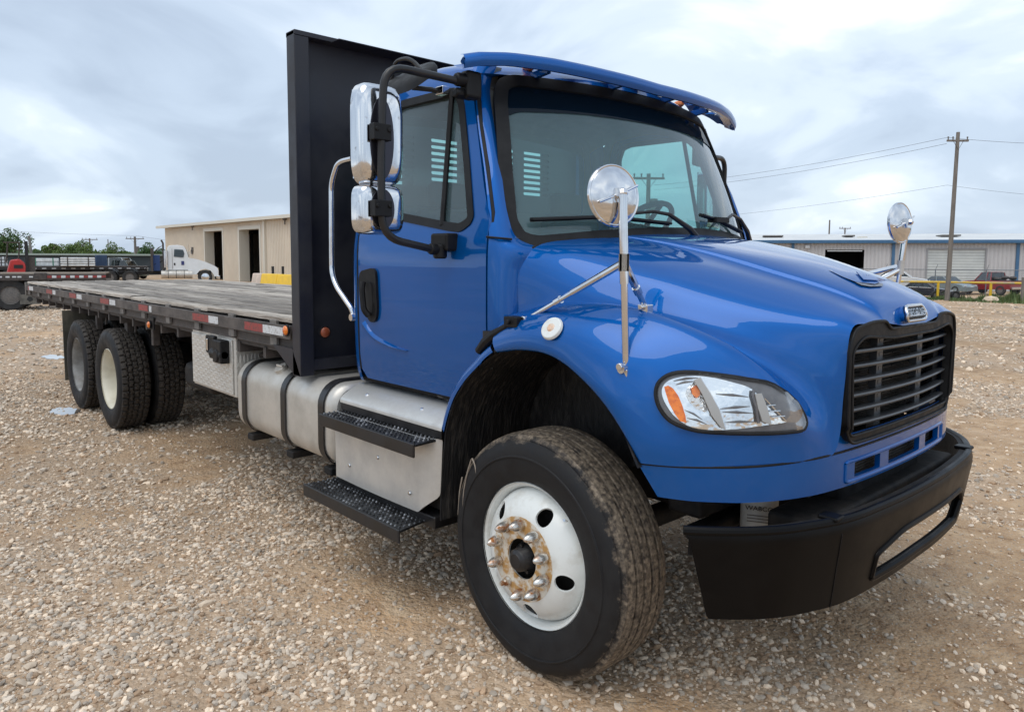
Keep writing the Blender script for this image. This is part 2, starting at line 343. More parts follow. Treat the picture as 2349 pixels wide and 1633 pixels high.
# ================================================================== THE TRUCK (x forward, +y its left side, front axle at x=0)
T=thing('flatbed_truck',(0,0,0),0,'large blue cab flatbed truck with wooden deck and black bulkhead, nearest vehicle on the gravel','truck')
def mirror_obj(o,name=None):
    """left-hand twin of a right-hand part (mesh flipped in y)"""
    me=o.data.copy(); n=len(me.vertices); co=np.empty(n*3); me.vertices.foreach_get('co',co); co=co.reshape(-1,3); co[:,1]*=-1; me.vertices.foreach_set('co',co.ravel()); me.flip_normals()
    q=o.copy(); q.data=me; COL.objects.link(q); q.parent=o.parent; q.location=(o.location.x,-o.location.y,o.location.z); return q
def mirror_tree(o):
    q=mirror_obj(o)
    for c in list(o.children):
        d=mirror_obj(c); d.parent=q
    return q
# ---- hood: character lines from the centre outwards, nine stations from cowl to nose
RW=[
[(.03,0,1.825),(.2,0,1.797),(.4,0,1.757),(.6,0,1.71),(.78,0,1.655),(.9,0,1.61),(.98,0,1.56),(1.02,0,1.515),(1.035,0,1.445)],
[(-.03,.50,1.808),(.15,.465,1.783),(.35,.435,1.742),(.5,.41,1.703),(.66,.375,1.655),(.81,.34,1.610),(.92,.315,1.568),(.99,.295,1.528),(1.03,.285,1.472)],
[(-.035,.512,1.802),(.145,.480,1.772),(.345,.450,1.729),(.495,.425,1.688),(.655,.390,1.640),(.81,.355,1.594),(.92,.330,1.553),(.99,.310,1.515),(1.03,.298,1.473)],
[(-.12,.75,1.788),(.05,.72,1.762),(.25,.67,1.715),(.43,.63,1.673),(.61,.575,1.622),(.77,.52,1.575),(.90,.48,1.535),(.98,.46,1.507),(1.02,.44,1.478)],
[(-.19,.91,1.755),(-.02,.885,1.725),(.18,.845,1.675),(.37,.80,1.625),(.56,.735,1.57),(.74,.665,1.52),(.88,.60,1.485),(.96,.56,1.465),(1.005,.535,1.45)],
[(-.22,.985,1.65),(-.04,.96,1.62),(.16,.92,1.575),(.36,.87,1.53),(.56,.80,1.48),(.74,.72,1.425),(.88,.64,1.37),(.965,.585,1.31),(1.0,.555,1.25)],
[(-.21,1.0,1.46),(-.03,.985,1.495),(.16,.955,1.50),(.36,.905,1.475),(.56,.835,1.425),(.74,.755,1.35),(.88,.675,1.25),(.955,.62,1.14),(.985,.58,1.022)],
[(-.21,1.035,1.465),(-.02,1.03,1.515),(.18,1.01,1.535),(.40,.985,1.525),(.60,.935,1.47),(.77,.87,1.385),(.88,.81,1.27),(.925,.78,1.14),(.935,.765,1.012)],
[(-.205,1.09,1.44),(-.02,1.105,1.48),(.17,1.105,1.49),(.36,1.09,1.465),(.53,1.065,1.40),(.66,1.03,1.30),(.745,1.0,1.20),(.79,.975,1.10),(.805,.965,1.006)],
[(-.20,1.135,1.40),(-.02,1.15,1.435),(.15,1.155,1.435),(.31,1.15,1.40),(.45,1.14,1.33),(.555,1.12,1.24),(.62,1.10,1.15),(.66,1.085,1.07),(.675,1.075,1.002)],
[(-.19,1.16,1.355),(-.03,1.17,1.39),(.12,1.172,1.39),(.25,1.17,1.35),(.36,1.17,1.29),(.45,1.165,1.22),(.52,1.15,1.13),(.565,1.135,1.06),(.59,1.12,1.0)],
[(-.165,1.162,1.32),(-.03,1.168,1.343),(.11,1.170,1.345),(.21,1.168,1.32),(.31,1.168,1.27),(.40,1.163,1.205),(.47,1.153,1.13),(.52,1.143,1.06),(.555,1.13,1.0)],
[(-.165,1.13,1.315),(-.03,1.135,1.338),(.11,1.137,1.340),(.21,1.135,1.315),(.305,1.133,1.265),(.395,1.128,1.20),(.465,1.118,1.125),(.515,1.105,1.055),(.548,1.09,1.0)],
]
RWn=np.array(RW); RWn[:,:,1]*=-1
full=np.concatenate([RWn[::-1],(RWn*np.array([1,-1,1]))[1:]])
HS=surf(full,6,8)
hood=G().grid(HS.tolist()).build('hood',BLUE,T,smooth=50)
hmid=HS.shape[0]//2
half=HS[:hmid+1]
hbv=BVHTree.FromPolygons([tuple(p) for r in half.tolist() for p in r],[(i*half.shape[1]+j,i*half.shape[1]+j+1,(i+1)*half.shape[1]+j+1,(i+1)*half.shape[1]+j) for i in range(half.shape[0]-1) for j in range(half.shape[1]-1)])
def onhood(px,py,off=0.0):
    """point where the sight line through a pixel meets the right fender, pushed out by off"""
    d=ray(px,py).normalized(); h,n,_,_=hbv.ray_cast(CAM,d)
    if h is None:
        h,n,_,_=hbv.find_nearest(CAM+d*3.6)
    if n.dot(d)>0: n=-n
    return h+n*off
# hood inner dark liner (the underside seen in gaps)
# ---- hood skirt below the seam
plan=[(.548,1.127),(.60,1.108),(.68,1.070),(.76,1.01),(.83,.945),(.89,.86),(.935,.765),(.968,.66),(.988,.55),(1.002,.44),(1.012,.30),(1.018,.15),(1.02,0)]
pl=[(x,-y) for x,y in plan]+[(x,y) for x,y in plan[::-1][1:]]
pl=np.array(resamp(np.array([(x,y,0) for x,y in pl]),4,1.0)); 
al=np.concatenate([[0],np.cumsum(np.linalg.norm(pl[1:,:2]-pl[:-1,:2],axis=1))]); AL=al[-1]
def skirt(u,v):
    x=np.interp(u,al,pl[:,0]); y=np.interp(u,al,pl[:,1]); e=min(1,abs(u-AL/2)/(AL/2))
    f=(v)   # v 0 top .. 1 bottom
    zt=1.019-.028*e**2; zb=.888-.003*e
    k=max(0,e-.55)/.45
    return (x+.06*f*k*k-.0*f, y*(1-.028*f*k), zt+(zb-zt)*f)
yof=lambda yy: float(np.interp(yy,pl[:,1],al))
op=[]
for a,b in ((-.455,-.275),(-.195,.125),(.205,.435)):
    a,b={(-.455,-.275):(-.44,-.24),(-.195,.125):(-.165,.165),(.205,.435):(.24,.44)}[(a,b)]
    op.append(rounded(rect(yof(a),.37,yof(b),.80),.02,3))
op=[[(u,v) for u,v in h] for h in op]
sk=panel('hood_skirt',rect(0,0,AL,1),[[(u,v) for u,v in h] for h in op],skirt,.035,-.02,BLUE,T,smooth=40,gstep=.05)
G().tube([Vector(skirt(u,0))+Vector((-.004,0,.0035)) for u in np.linspace(0,AL,80)],.0045,n=6).build('skirt_seam',SEAL,sk)
# raised rim round the skirt openings
g=G()
ov=rounded(rect(yof(-.50),.30,yof(.50),.89),.05,5)
g.tube([Vector(skirt(u,v))+Vector((.0,0,0)) for u,v in dens(ov,.03)+[ov[0]]],.007,n=8,cap=False)
g.build('skirt_rim',BLUE,sk)
G().box((.955,-.52,.89),(.965,.52,1.02)).build('lower_screen',mat('condenser_fins',(0.02,0.02,0.02),(0.045,0.042,0.04),ns=30,rough=0.6,wave=(2,0.011,0.9)),sk)
nz_=[[(float(np.interp(a_,al,pl[:,0]))-dx,float(np.interp(a_,al,pl[:,1])),z) for a_ in np.linspace(yof(-.66),yof(.66),30)] for dx,z in ((.004,1.022),(.006,1.04),(.012,1.075))]
G().grid(nz_).build('nose_strip',BLUE,hood)
# ---- grille
GX=lambda y,z:1.022-.09*y*y+.03*(1.25-z)*0
def gf(u,v): 
    e=abs(u)/.5; return (1.032-.026*max(0,e-.2)**2+(0.0 if v>1.10 else -.010),u,v)
go=[(-.505,1.045),(.505,1.045),(.545,1.12),(.55,1.40),(.52,1.462),(.40,1.482),(.29,1.480),(.245,1.447),(-.245,1.447),(-.29,1.480),(-.40,1.482),(-.52,1.462),(-.55,1.40),(-.545,1.12)]
go=rounded(go,[.04,.04,.05,.06,.06,.05,.02,.03,.03,.02,.05,.06,.06,.05],5)
gi=rounded([(-.508,1.072),(.508,1.072),(.530,1.385),(.45,1.432),(.22,1.412),(-.22,1.412),(-.45,1.432),(-.530,1.385)],[.03,.03,.04,.04,.05,.05,.04,.04],4)
gr=panel('grille',go,[gi],gf,.03,.035,BLACKP,T,smooth=40)
G().tube([Vector(gf(u,v))+Vector((.003,0,0)) for u,v in dens(go,.02)+[go[0]]],.006,n=10,cap=False).build('grille_edge',BLACKP,gr)
G().tube([Vector(gf(u,v))+Vector((.001,0,0)) for u,v in dens(gi,.02)+[gi[0]]],.005,n=8,cap=False).build('grille_inner_edge',BLACKP,gr)
for k in range(6):
    z=1.374-.0535*k
    s=.528 if k<4 else .514
    prof=[(-.005,-.009),(.006,-.006),(.011,.001),(.008,.006),(.0,.008),(-.030,.004),(-.030,-.005)]
    P=[[ (1.018-.034*(y/.5)**2+px,y,z+pz) for px,pz in prof+[prof[0]]] for y in np.linspace(-s,s,13)]
    G().grid(P).build('slat',mat('grille_slat_grey',(0.05,0.052,0.057),(0.065,0.066,0.07),ns=9,rough=0.33) if k==0 else bpy.data.materials['grille_slat_grey'],gr)
for y in (-.21,.21):
    for k in range(7):
        z=1.398-.0535*k
        g=G().box((.955,y-.028,z-.024),(.985,y+.028,z+.024)); g.box((.983,y-.012,z-.008),(.987,y+.012,z+.008)); g.build('slat_bracket',bpy.data.materials['grille_slat_grey'],gr,bevel=.003)
for y in (-.48,.48): G().box((.935,y-.03,1.09),(.965,y+.03,1.42)).build('grille_side_pillar',BLACKP,gr,bevel=.003)
G().box((.905,-.53,1.06),(.915,.53,1.44)).build('radiator_core',mat('radiator_core',(0.008,0.008,0.008),(0.04,0.037,0.034),ns=6,rough=0.6,wave=(2,0.0085,1.0)),gr)
for y in (-.40,-.30,-.10,0,.10,.30,.40): 
    for z in np.arange(1.11,1.42,.0535): G().box((.925,y-.045,z-.002),(.935,y+.045,z+.003)).build('cooling_fin',BLACKP,gr)
# ---- nose emblem
em=rounded([(-.112,-.026),(.112,-.026),(.100,.036),(-.100,.036)],[.025,.025,.035,.035],6)
EN=lambda u,v,d=0:(1.026+d-.42*max(0,v+.0)-.9*u*u*.15,u-.03,1.494+v)
emo=panel('emblem',em,[],lambda u,v:EN(u,v,.014),.02,.02,BLUE,hood)
ring=[(u*.92,v*.92+.0005) for u,v in em]
emr=panel('emblem_plate',ring,[],lambda u,v:EN(u,v,.021),.02,.01,TEXTD,emo)
G().tube([EN(u,v,.023) for u,v in dens(ring,.012)+[ring[0]]],.0065,n=10,cap=False).build('emblem_ring',CHROME,emo)
text('emblem_lettering','FREIGHTLINER',.045,Vector((1.0475,-.03,1.500)),Matrix(((0,-.39,1),(1,0,0),(0,1,.39))).normalized() if False else Matrix.Rotation(R_(90),3,'Z')@Matrix.Rotation(R_(68),3,'X'),CHROME,emo,.003,sx=.58)
# hood front air inlet: small ramp with a dark mesh mouth
HF=HS.tolist(); nj=len(HF[0]); fbv=BVHTree.FromPolygons([tuple(p) for r in HF for p in r],[(i*nj+j,i*nj+j+1,(i+1)*nj+j+1,(i+1)*nj+j) for i in range(len(HF)-1) for j in range(nj-1)])
def ontop(px,py,off):
    d=ray(px,py).normalized(); h,n,_,_=fbv.ray_cast(CAM,d)
    if h is None: h,n,_,_=fbv.find_nearest(CAM+d*4.4)
    if n.z<0: n=-n
    return h+n*off
panel('hood_inlet',[(1900,620),(1956,629),(1975,636),(2016,652),(2004,656),(1962,650),(1932,637)],[],lambda u,v:ontop(u,v,.002+.007*max(0,min(1,(u-1900)/100))),6,0,BLUE,hood,gstep=8)
panel('inlet_screen',[(1962,651),(1980,648),(2012,650),(2026,655),(2020,659),(1995,660),(1975,657)],[],lambda u,v:ontop(u,v,.006),6,0,BEZ,hood,gstep=8)
panel('inlet_cheek',[(1962,630),(1998,640),(2016,650),(1978,648)],[],lambda u,v:ontop(u,v,.010),6,.004,BLUE,hood,gstep=8)
# ---- headlight (right), then its twin
def hp(off,bulge=0.0,c=(1672,925),rx=165,ry=64):
    def f(u,v):
        q=max(0,1-((u-c[0])/rx)**2-((v-c[1])/ry)**2); return onhood(u,v,off+bulge*math.sqrt(q))
    return f
HL=[(1504,909),(1508,882),(1529,863),(1568,855),(1634,860),(1712,871),(1770,885),(1809,914),(1832,944),(1842,970),(1836,984),(1813,989),(1751,993),(1634,991),(1584,984),(1537,965),(1514,938)]
def csm(P,n=3):
    P=np.array(P,float); Q=np.concatenate([P[-2:],P,P[:3]]); Q3=np.c_[Q,np.zeros(len(Q))]; r=resamp(Q3,n); return [tuple(p[:2]) for p in r[2*n:(len(P)+2)*n]]
HLs=csm(HL)
cxh,cyh=np.mean(np.array(HLs),0)
sc=lambda P,k,dx=0,dy=0:[((u-cxh)*k+cxh+dx,(v-cyh)*k+cyh+dy) for u,v in P]
def ctr(P): return hp(.012)(*P)
hl=panel('headlight',HLs,[],hp(.004),12,.0,SEAL,T,gstep=10)
panel('lamp_bezel',sc(HLs,.962),[],hp(.012),12,.0,BEZ,hl,gstep=10)
RF=[(1519,905),(1521,888),(1535,874),(1575,865),(1620,866),(1684,880),(1722,894),(1752,928),(1790,962),(1798,966),(1752,974),(1655,985),(1590,980),(1552,958),(1530,930)]
panel('reflector',csm(RF),[],hp(.016),9,.0,REFL,hl,gstep=7)
TS=[(1524,890),(1533,887),(1544,893),(1556,909),(1565,930),(1571,950),(1575,968),(1560,964),(1548,948),(1535,924)]
panel('turn_signal',TS,[],hp(.026),9,.006,AMBER,hl,gstep=7)
panel('reflector_bowl',[(1572,905),(1576,891),(1590,880),(1606,880),(1617,905),(1626,935),(1618,946),(1596,938),(1580,922)],[],hp(.019),9,0,mat('bowl_chrome',(0.78,0.74,0.7),rough=0.1,metal=1.0,bump=(30,0.6,0.02)),hl,gstep=7)
panel('bulb',[(1584,893),(1594,886),(1602,892),(1604,908),(1596,915),(1586,906)],[],hp(.023),9,.004,AMBER,hl,gstep=7)
panel('divider',[(1589,877),(1603,871),(1625,905),(1644,940),(1657,982),(1650,980),(1628,952),(1612,915)],[],hp(.030),9,.012,DIV,hl,gstep=7)
G().tube([hp(.033)(u,v) for u,v in [(1603,871),(1625,905),(1644,940),(1657,982)]],.004,n=8).build('divider_edge',CHROME,hl)
panel('divider',[(1722,906),(1736,903),(1748,934),(1757,971),(1737,964),(1728,936)],[],hp(.030),9,.012,DIV,hl,gstep=7)
G().tube([hp(.033)(u,v) for u,v in [(1736,903),(1748,934),(1757,971)]],.004,n=8).build('divider_edge',CHROME,hl)
G().tube([hp(.030)(u,v) for u,v in [(1722,896),(1720,908),(1728,936),(1732,968)]],.006,n=8).build('dark_rib',BEZ,hl)
for a,b in (((1746,914),(1793,964)),((1752,930),(1770,928)),((1757,942),(1781,941)),((1762,955),(1790,953))):
    G().tube([hp(.024)(*a),hp(.024)(*b)],.0028,n=6).build('grid_bar',CHROME,hl)
for (u0,v0,u1,v1) in ((1640,905,1712,911),(1650,938,1716,932),(1655,945,1722,947),(1660,968,1726,966)):
    G().tube([hp(.019)(u0,v0),hp(.022)((u0+u1)/2,(v0+v1)/2-1),hp(.019)(u1,v1)],[.001,.005,.001],n=6).build('reflector_flute',BEZ,hl)
for (u0,v0,u1,v1) in ((1545,876,1600,869),(1550,884,1590,877),(1575,958,1620,972),(1570,940,1610,962)):
    G().tube([hp(.018)(u0,v0),hp(.022)((u0+u1)/2,(v0+v1)/2-2),hp(.018)(u1,v1)],[.001,.004,.001],n=6).build('reflector_flute',BEZ,hl)
G().tube([hp(.016)(u,v) for u,v in sc(HLs,.99)+[sc(HLs,.99)[0]]],.0075,n=8,cap=False).build('lamp_gasket',SEAL,hl)
panel('lamp_lens',sc(HLs,.97),[],hp(.022,.010),12,.0,LENS,hl,gstep=9)
mirror_tree(hl)
# fender clearance lamp: white disc with an amber core
c=onhood(1269,756,.004); n=(onhood(1269,756,.02)-onhood(1269,756,0)).normalized()
fl=G().cyl(c,c+n*.014,.049,.044,n=28).build('fender_lamp',WHITEW,T,bevel=.004)
G().cyl(c+n*.014,c+n*.018,.018,.012,n=10).build('amber_core',mat('faded_amber',(0.72,0.42,0.25),(0.7,0.6,0.5),ns=80,rough=0.3),fl); mirror_tree(fl)
# hood rear seam: black filler tube coloured as the gap's shade
for sgn in (-1,1):
    g=G()
    P=[(-.20,sgn*.90,1.752),(-.235,sgn*.965,1.715),(-.245,sgn*.98,1.65),(-.24,sgn*.99,1.55),(-.235,sgn*.995,1.45),(-.22,sgn*1.06,1.42),(-.20,sgn*1.12,1.37),(-.185,sgn*1.145,1.31)]
    g.tube(P,.012,n=8,corner=.02); g.build('hood_seam_gap',SEAL,T)
# rubber hood latch, right and left
la=G().tube([(-.315,-1.13,1.305),(-.27,-1.135,1.345),(-.20,-1.135,1.392),(-.11,-1.125,1.438)],[.020,.024,.022,.016],n=8,corner=.03)
la.box((-.135,-1.15,1.425),(-.055,-1.09,1.468)); la.cyl((-.10,-1.165,1.447),(-.10,-1.08,1.447),.010)
la=la.build('hood_latch',BLACKP,T,bevel=.004)
G().box((-.29,-1.13,1.36),(-.24,-1.09,1.395)).build('latch_hook',BLACKM,la); mirror_tree(la)
# ---- blue arch strip on the cab behind the hood joint, fender splash shield
ar=[(-.185,1.317),(-.235,1.285),(-.29,1.24),(-.34,1.20),(-.38,1.165),(-.45,1.08),(-.495,.99),(-.52,.92)]
A=[[(x,-1.165,z) for x,z in ar],[(x-.02,-1.16,z+.018) for x,z in ar],[(x-.035,-1.135,z+.03) for x,z in ar],[(x-.05,-1.085,z+.035) for x,z in ar]]
st=G().grid(surf(A,3,4).tolist()).build('arch_trim',BLUE,T,smooth=60); mirror_obj(st)
ar2=[(.56,.985),(.47,1.135),(.40,1.205),(.31,1.27),(.21,1.32),(.11,1.345),(-.03,1.343),(-.165,1.318),(-.29,1.245),(-.38,1.165),(-.45,1.08),(-.495,.99),(-.52,.91),(-.54,.78),(-.555,.62),(-.56,.495)]
def liner(y0,y1,off):
    return [[(x,y,z) for x,z in ar2] for y in (y0,(y0+y1)/2,y1)]
MUDP=mat('mud_flecked_plastic',(0.012,0.012,0.013),(0.055,0.048,0.042),ns=16,rough=0.55,rough2=0.8,bump=(24,0.6,0.012),thr=(0.5,0.7),stretch=(1,2.5,.5))
ln=G().grid(surf(liner(-1.150,-.62,0),4,6).tolist()); ln.prism([(x,z) for x,z in ar2],'y',-.625,-.615)
lo=ln.build('splash_shield',MUDP,T,smooth=60); mirror_obj(lo)
G().tube([(x-.001,-1.152,z) for x,z in ar2[8:]],.006,n=6).build('shield_lip',BLACKP,lo)
G().tube([(.36,-.66,1.22),(.33,-.70,1.08),(.38,-.72,.98),(.5,-.75,.93),(.62,-.8,.90)],.012,n=8,corner=.06).build('brake_hose',SEAL,lo)
# ---- bumper (bent round at both ends, with tow opening)
bp0=[(.775,1.162),(.805,1.138),(.865,1.08),(.94,.995),(1.0,.905),(1.045,.80),(1.086,.68),(1.102,.60),(1.117,.45),(1.13,.25),(1.135,0)]
bpl=[(x,-y,0) for x,y in bp0]+[(x,y,0) for x,y in bp0[::-1][1:]]
bpl=resamp(np.array(bpl),5,1.0); ba=np.concatenate([[0],np.cumsum(np.linalg.norm(bpl[1:]-bpl[:-1],axis=1))]); BL=ba[-1]
bu=lambda yy: float(np.interp(yy,bpl[:,1],ba))
def bump(u,v):    # v: 0 bottom .. 1 top, slightly raked
    x=np.interp(u,ba,bpl[:,0]); y=np.interp(u,ba,bpl[:,1]); k=(1-v)
    e=abs(y)/1.175
    return (x-.055*k*(1-.3*e)-.018*(max(0,v-.90)/.1)**2, y*(1-.035*k), .508+.317*v)
hole=rounded([(bu(-.45),.13),(bu(.50),.13),(bu(.55),.40),(bu(.48),.60),(bu(-.24),.60),(bu(-.44),.44)],[.03,.03,.04,.06,.06,.04],5)
o0=rounded([(.085,0),(BL-.085,0),(BL,1),(0,1)],[.03,.03,.03,.03],4)
bmp=panel('bumper',o0,[hole],bump,.04,.03,mat('gloss_black_bumper',(0.0025,0.0025,0.003),(0.005,0.0045,0.0045),ns=7,rough=0.36,rough2=0.48,thr=(0.4,0.75),spec=.14),T,smooth=42,gstep=.06)
BLG=bpy.data.materials['gloss_black_bumper']
tl=[Vector(bump(u,1.0))+Vector((-.008,0,-.002)) for u in np.linspace(.01,BL-.01,70)]
G().tube(tl,.016,n=10).build('bumper_lip',BLG,bmp)
G().tube([Vector(bump(u,v))+Vector((-.004,0,0)) for u,v in dens(hole,.04)+[hole[0]]],.014,n=8,cap=False).build('opening_rim',BLG,bmp)
top=[[Vector(bump(u,1.0))+Vector((-d,0,.004)) for u in np.linspace(.06,BL-.06,40)] for d in (.012,.045,.05)]
for q_ in range(40): top[2][q_].z-=.10
G().grid(top).build('bumper_top_tread',UNDER,bmp)
for yy in (-.70,.70): 
    u=bu(yy); G().tube([Vector(bump(u,v))+Vector((.001,0,0)) for v in np.linspace(.0,1,8)],.0015,n=6).build('bumper_joint',SEAL,bmp)
for yy in (-.70,.70): G().box((1.0,yy-.03,.825),(1.07,yy+.035,.842)).build('joint_cap',BLG,bmp,bevel=.008)
# ---- cab
SZ=np.array([(.98,1.04),(1.06,1.055),(1.2,1.068),(1.45,1.073),(1.72,1.073),(1.80,1.066),(1.88,1.05),(2.2,.995),(2.45,.952),(2.55,.925),(2.60,.905),(2.64,.87)])
YS=lambda z: float(np.interp(z,SZ[:,0],SZ[:,1]))
def side(off=0.0): 
    return lambda x,z:(x,-(YS(z)+off-.015*max(0,(-1.25-x)/.3)**2),z)
door_o=[(-.33,1.86),(-.33,1.31),(-.385,1.20),(-.47,1.10),(-.555,1.055),(-1.34,1.055),(-1.39,1.10),(-1.40,1.20),(-1.40,1.9),(-1.415,2.3),(-1.38,2.50),(-1.30,2.575),(-1.10,2.60),(-.75,2.60),(-.61,2.575),(-.50,2.28),(-.40,2.02),(-.345,1.90)]
win_o=[(-.445,1.89),(-.455,1.86),(-.52,1.825),(-.62,1.835),(-1.04,1.897),(-1.24,1.93),(-1.30,1.98),(-1.31,2.05),(-1.30,2.40),(-1.25,2.49),(-1.16,2.51),(-.74,2.505),(-.67,2.49),(-.625,2.42),(-.53,2.15)]
win_o=rounded(win_o,.03,3)
door=panel('door',door_o,[win_o],side(.006),.045,.03,BLUE,T,smooth=40,gstep=.07)
cw=np.mean(np.array(win_o),0)
shr=lambda P,k,c:[((a-c[0])*k+c[0],(b-c[1])*k+c[1]) for a,b in P]
def inset(P,d):
    """polygon moved inwards by d"""
    P=np.array(P); n=len(P); area=0.5*np.sum(P[:,0]*np.roll(P[:,1],-1)-np.roll(P[:,0],-1)*P[:,1]); s=1 if area>0 else -1; out=[]
    for i in range(n):
        a,b,c=P[i-1],P[i],P[(i+1)%n]; e1=(b-a)/max(np.linalg.norm(b-a),1e-9); e2=(c-b)/max(np.linalg.norm(c-b),1e-9)
        nrm=np.array([-(e1+e2)[1],(e1+e2)[0]])*s; l=np.linalg.norm(nrm); out.append(tuple(b+nrm/max(l,1e-9)*d))
    return out
panel('window_seal',inset(win_o,-.006),[inset(win_o,.034)],side(.012),.04,.02,SEAL,door)
panel('window_glass',inset(win_o,.02),[],side(-.008),.06,.0,GLASSS,door)
G().tube([side(.006)(-.735,2.49),side(.006)(-.665,1.855)],.013,n=6).build('window_divider',SEAL,door)
panel('door_lining',[p for p in inset(door_o,.03)],[inset(win_o,-.02)],side(-.05),.08,.01,GREYI,door)
# door swage below the handle and the pressed handle recess
hd=rounded([(-1.365,1.63),(-1.20,1.655),(-1.185,1.44),(-1.20,1.375),(-1.255,1.36),(-1.33,1.43),(-1.37,1.54)],[.05,.05,.03,.03,.04,.05,.04],5)
dh=panel('door_handle',hd,[],side(.020),.03,.014,BLACKP,door)
G().ball((0,0,0),1,8).v
hgrip=[side(.040)(-1.285,1.575),side(.052)(-1.28,1.54),side(.052)(-1.262,1.43),side(.034)(-1.245,1.40)]
G().tube(hgrip,.016,n=8,corner=.02).build('handle_grip',BLACKP,door)
panel('handle_pocket',rounded([(-1.335,1.565),(-1.235,1.575),(-1.225,1.43),(-1.25,1.40),(-1.29,1.42),(-1.335,1.50)],.03,4),[],side(.0215),.03,0,TEXTD,door)
sw=[[side(.004)(x,z) for x,z in ((-1.33,1.37),(-1.25,1.31),(-1.10,1.27),(-.93,1.245))],[side(.020)(x,z) for x,z in ((-1.345,1.35),(-1.25,1.29),(-1.10,1.255),(-.93,1.243))],[side(.004)(x,z) for x,z in ((-1.36,1.33),(-1.25,1.27),(-1.10,1.245),(-.93,1.241))]]
G().grid(surf(sw,4,6).tolist()).build('door_swage',BLUE,door,smooth=60)
for z in (1.25,1.62): pass
mirror_tree(door)
# front pillar and cowl side
PR=[(1.20,[(-.34,1.070),(-.28,1.068),(-.21,1.05),(-.16,1.00)]),(1.45,[(-.322,1.076),(-.27,1.068),(-.225,1.02),(-.20,.96)]),(1.65,[(-.322,1.076),(-.27,1.055),(-.225,1.0),(-.20,.93)]),(1.735,[(-.322,1.074),(-.265,1.04),(-.215,.98),(-.18,.88)]),(1.79,[(-.324,1.068),(-.29,1.04),(-.265,1.0),(-.262,.955)]),(1.88,[(-.343,1.052),(-.32,1.028),(-.302,1.0),(-.30,.975)]),(2.1,[(-.42,1.014),(-.40,.995),(-.385,.975),(-.385,.945)]),(2.3,[(-.503,.980),(-.485,.96),(-.47,.935),(-.47,.91)]),(2.5,[(-.572,.945),(-.56,.925),(-.55,.905),(-.553,.865)]),(2.61,[(-.62,.915),(-.60,.885),(-.585,.85),(-.58,.80)])]
PR[0]=(1.335,[(-.322,1.074),(-.27,1.068),(-.225,1.04),(-.20,.98)])
P=[[(x,-y,z) for x,y in r] for z,r in PR]
pil=G().grid(surf(P,5,5).tolist()); 
pil=pil.build('cab_pillar',BLUE,T,smooth=60); mirror_obj(pil)
G().grid(surf([[(x-.02,-y+.05,z) for x,y in r] for z,r in PR[4:]],3,3).tolist()).mirror().build('pillar_lining',GREYI,T)
g=G()
for z0,z1 in ((1.10,1.75),):
    pass
g.tube([(-.322,-1.05,1.22),(-.318,-1.055,1.5),(-.318,-1.055,1.76),(-.338,-1.03,1.9),(-.41,-1.0,2.1),(-.497,-.965,2.3),(-.57,-.93,2.52)],.011,n=6); g.mirror(); g.build('door_seam',SEAL,T)
G().tube([(-.33,-1.076,1.795),(-.28,-1.052,1.79),(-.25,-1.0,1.785)],.005,n=6).mirror().build('cowl_seam',SEAL,T)
# rear corner of the cab, back wall, roof, floor
CR=[(z,[(-1.408,YS(z)+.004),(-1.45,YS(z)-.004),(-1.492,YS(z)-.03),(-1.51,YS(z)-.08)]) for z in (1.035,1.10,1.3,1.45,1.75,1.85,2.0,2.2,2.4,2.52,2.58)]
cr=G().grid(surf([[(x+ (.02 if z<1.05 else 0),-y,z) for x,y in r] for z,r in CR],3,5).tolist()).build('cab_corner',BLUE,T,smooth=60); mirror_obj(cr)
G().tube([side(.004)(-1.402,z) for z in np.linspace(1.10,2.5,12)],.007,n=6).mirror().build('rear_door_seam',SEAL,T)
rwf=lambda y,z:(-1.51,y,z)
rwo=rect(-.80,2.0,.80,2.51); rwo=rounded(rwo,.08,5)
panel('cab_rear_wall',[(-.98,1.03),(.98,1.03),(1.0,1.75),(.86,2.52),(.75,2.62),(-.75,2.62),(-.86,2.52),(-1.0,1.75)],[rwo],rwf,.1,.03,BLUE,T)
panel('rear_wall_lining',[(-.97,1.06),(.97,1.06),(.98,1.75),(.85,2.5),(.74,2.60),(-.74,2.60),(-.85,2.5),(-.98,1.75)],[rwo],lambda y,z:(-1.46,y,z),.1,.005,GREYI,T)
panel('rear_window',inset(rwo,-.02),[],lambda y,z:(-1.49,y,z),.2,0,GLASSS,T)
xt=lambda y:-.355-.27*abs(y)**2.2
rows=[]
for y,z in ((.915,2.585),(.895,2.625),(.85,2.655),(.75,2.678),(.5,2.695),(.25,2.705),(0,2.71)):
    rows.append([(xt(y)-.0,-y,min(z,2.556+.006*(.9-y))),(xt(y)-.035,-y,z-.112),(xt(y)-.085,-y,z-.085),(xt(y)-.18,-y,z-.045),(-.95,-y,z),(-1.25,-y,z-.015),(-1.42,-y,z-.045),(-1.49,-y*.985,z-.09),(-1.515,-y*.97,z-.16)])
rows=rows+[[(x,-y,z) for x,y,z in r] for r in rows[::-1][1:]]
RS=surf(rows,4,5)
roof=G().grid(RS.tolist()).build('roof',BLUE,T,smooth=50)
RL=RS.copy(); RL[:,:,2]-=.06; RL[:,:,1]*=.96
G().grid(RL[:, :].tolist()).build('headliner',GREYI,roof)
G().box((-1.48,-1.0,1.02),(-.66,1.0,1.06)).build('cab_floor',UNDER,T)
G().box((-.42,-.98,1.33),(-.36,.98,1.72)).build('firewall',UNDER,T)
for k,y in enumerate((-.62,-.16,0,.16,.62)):
    m_=G(); m_.ball((xt(y)-.10,y,2.640-.02*abs(y)),.026,10,(1.6,1,.8)); m_.build('roof_marker_lamp',AMBER,roof)
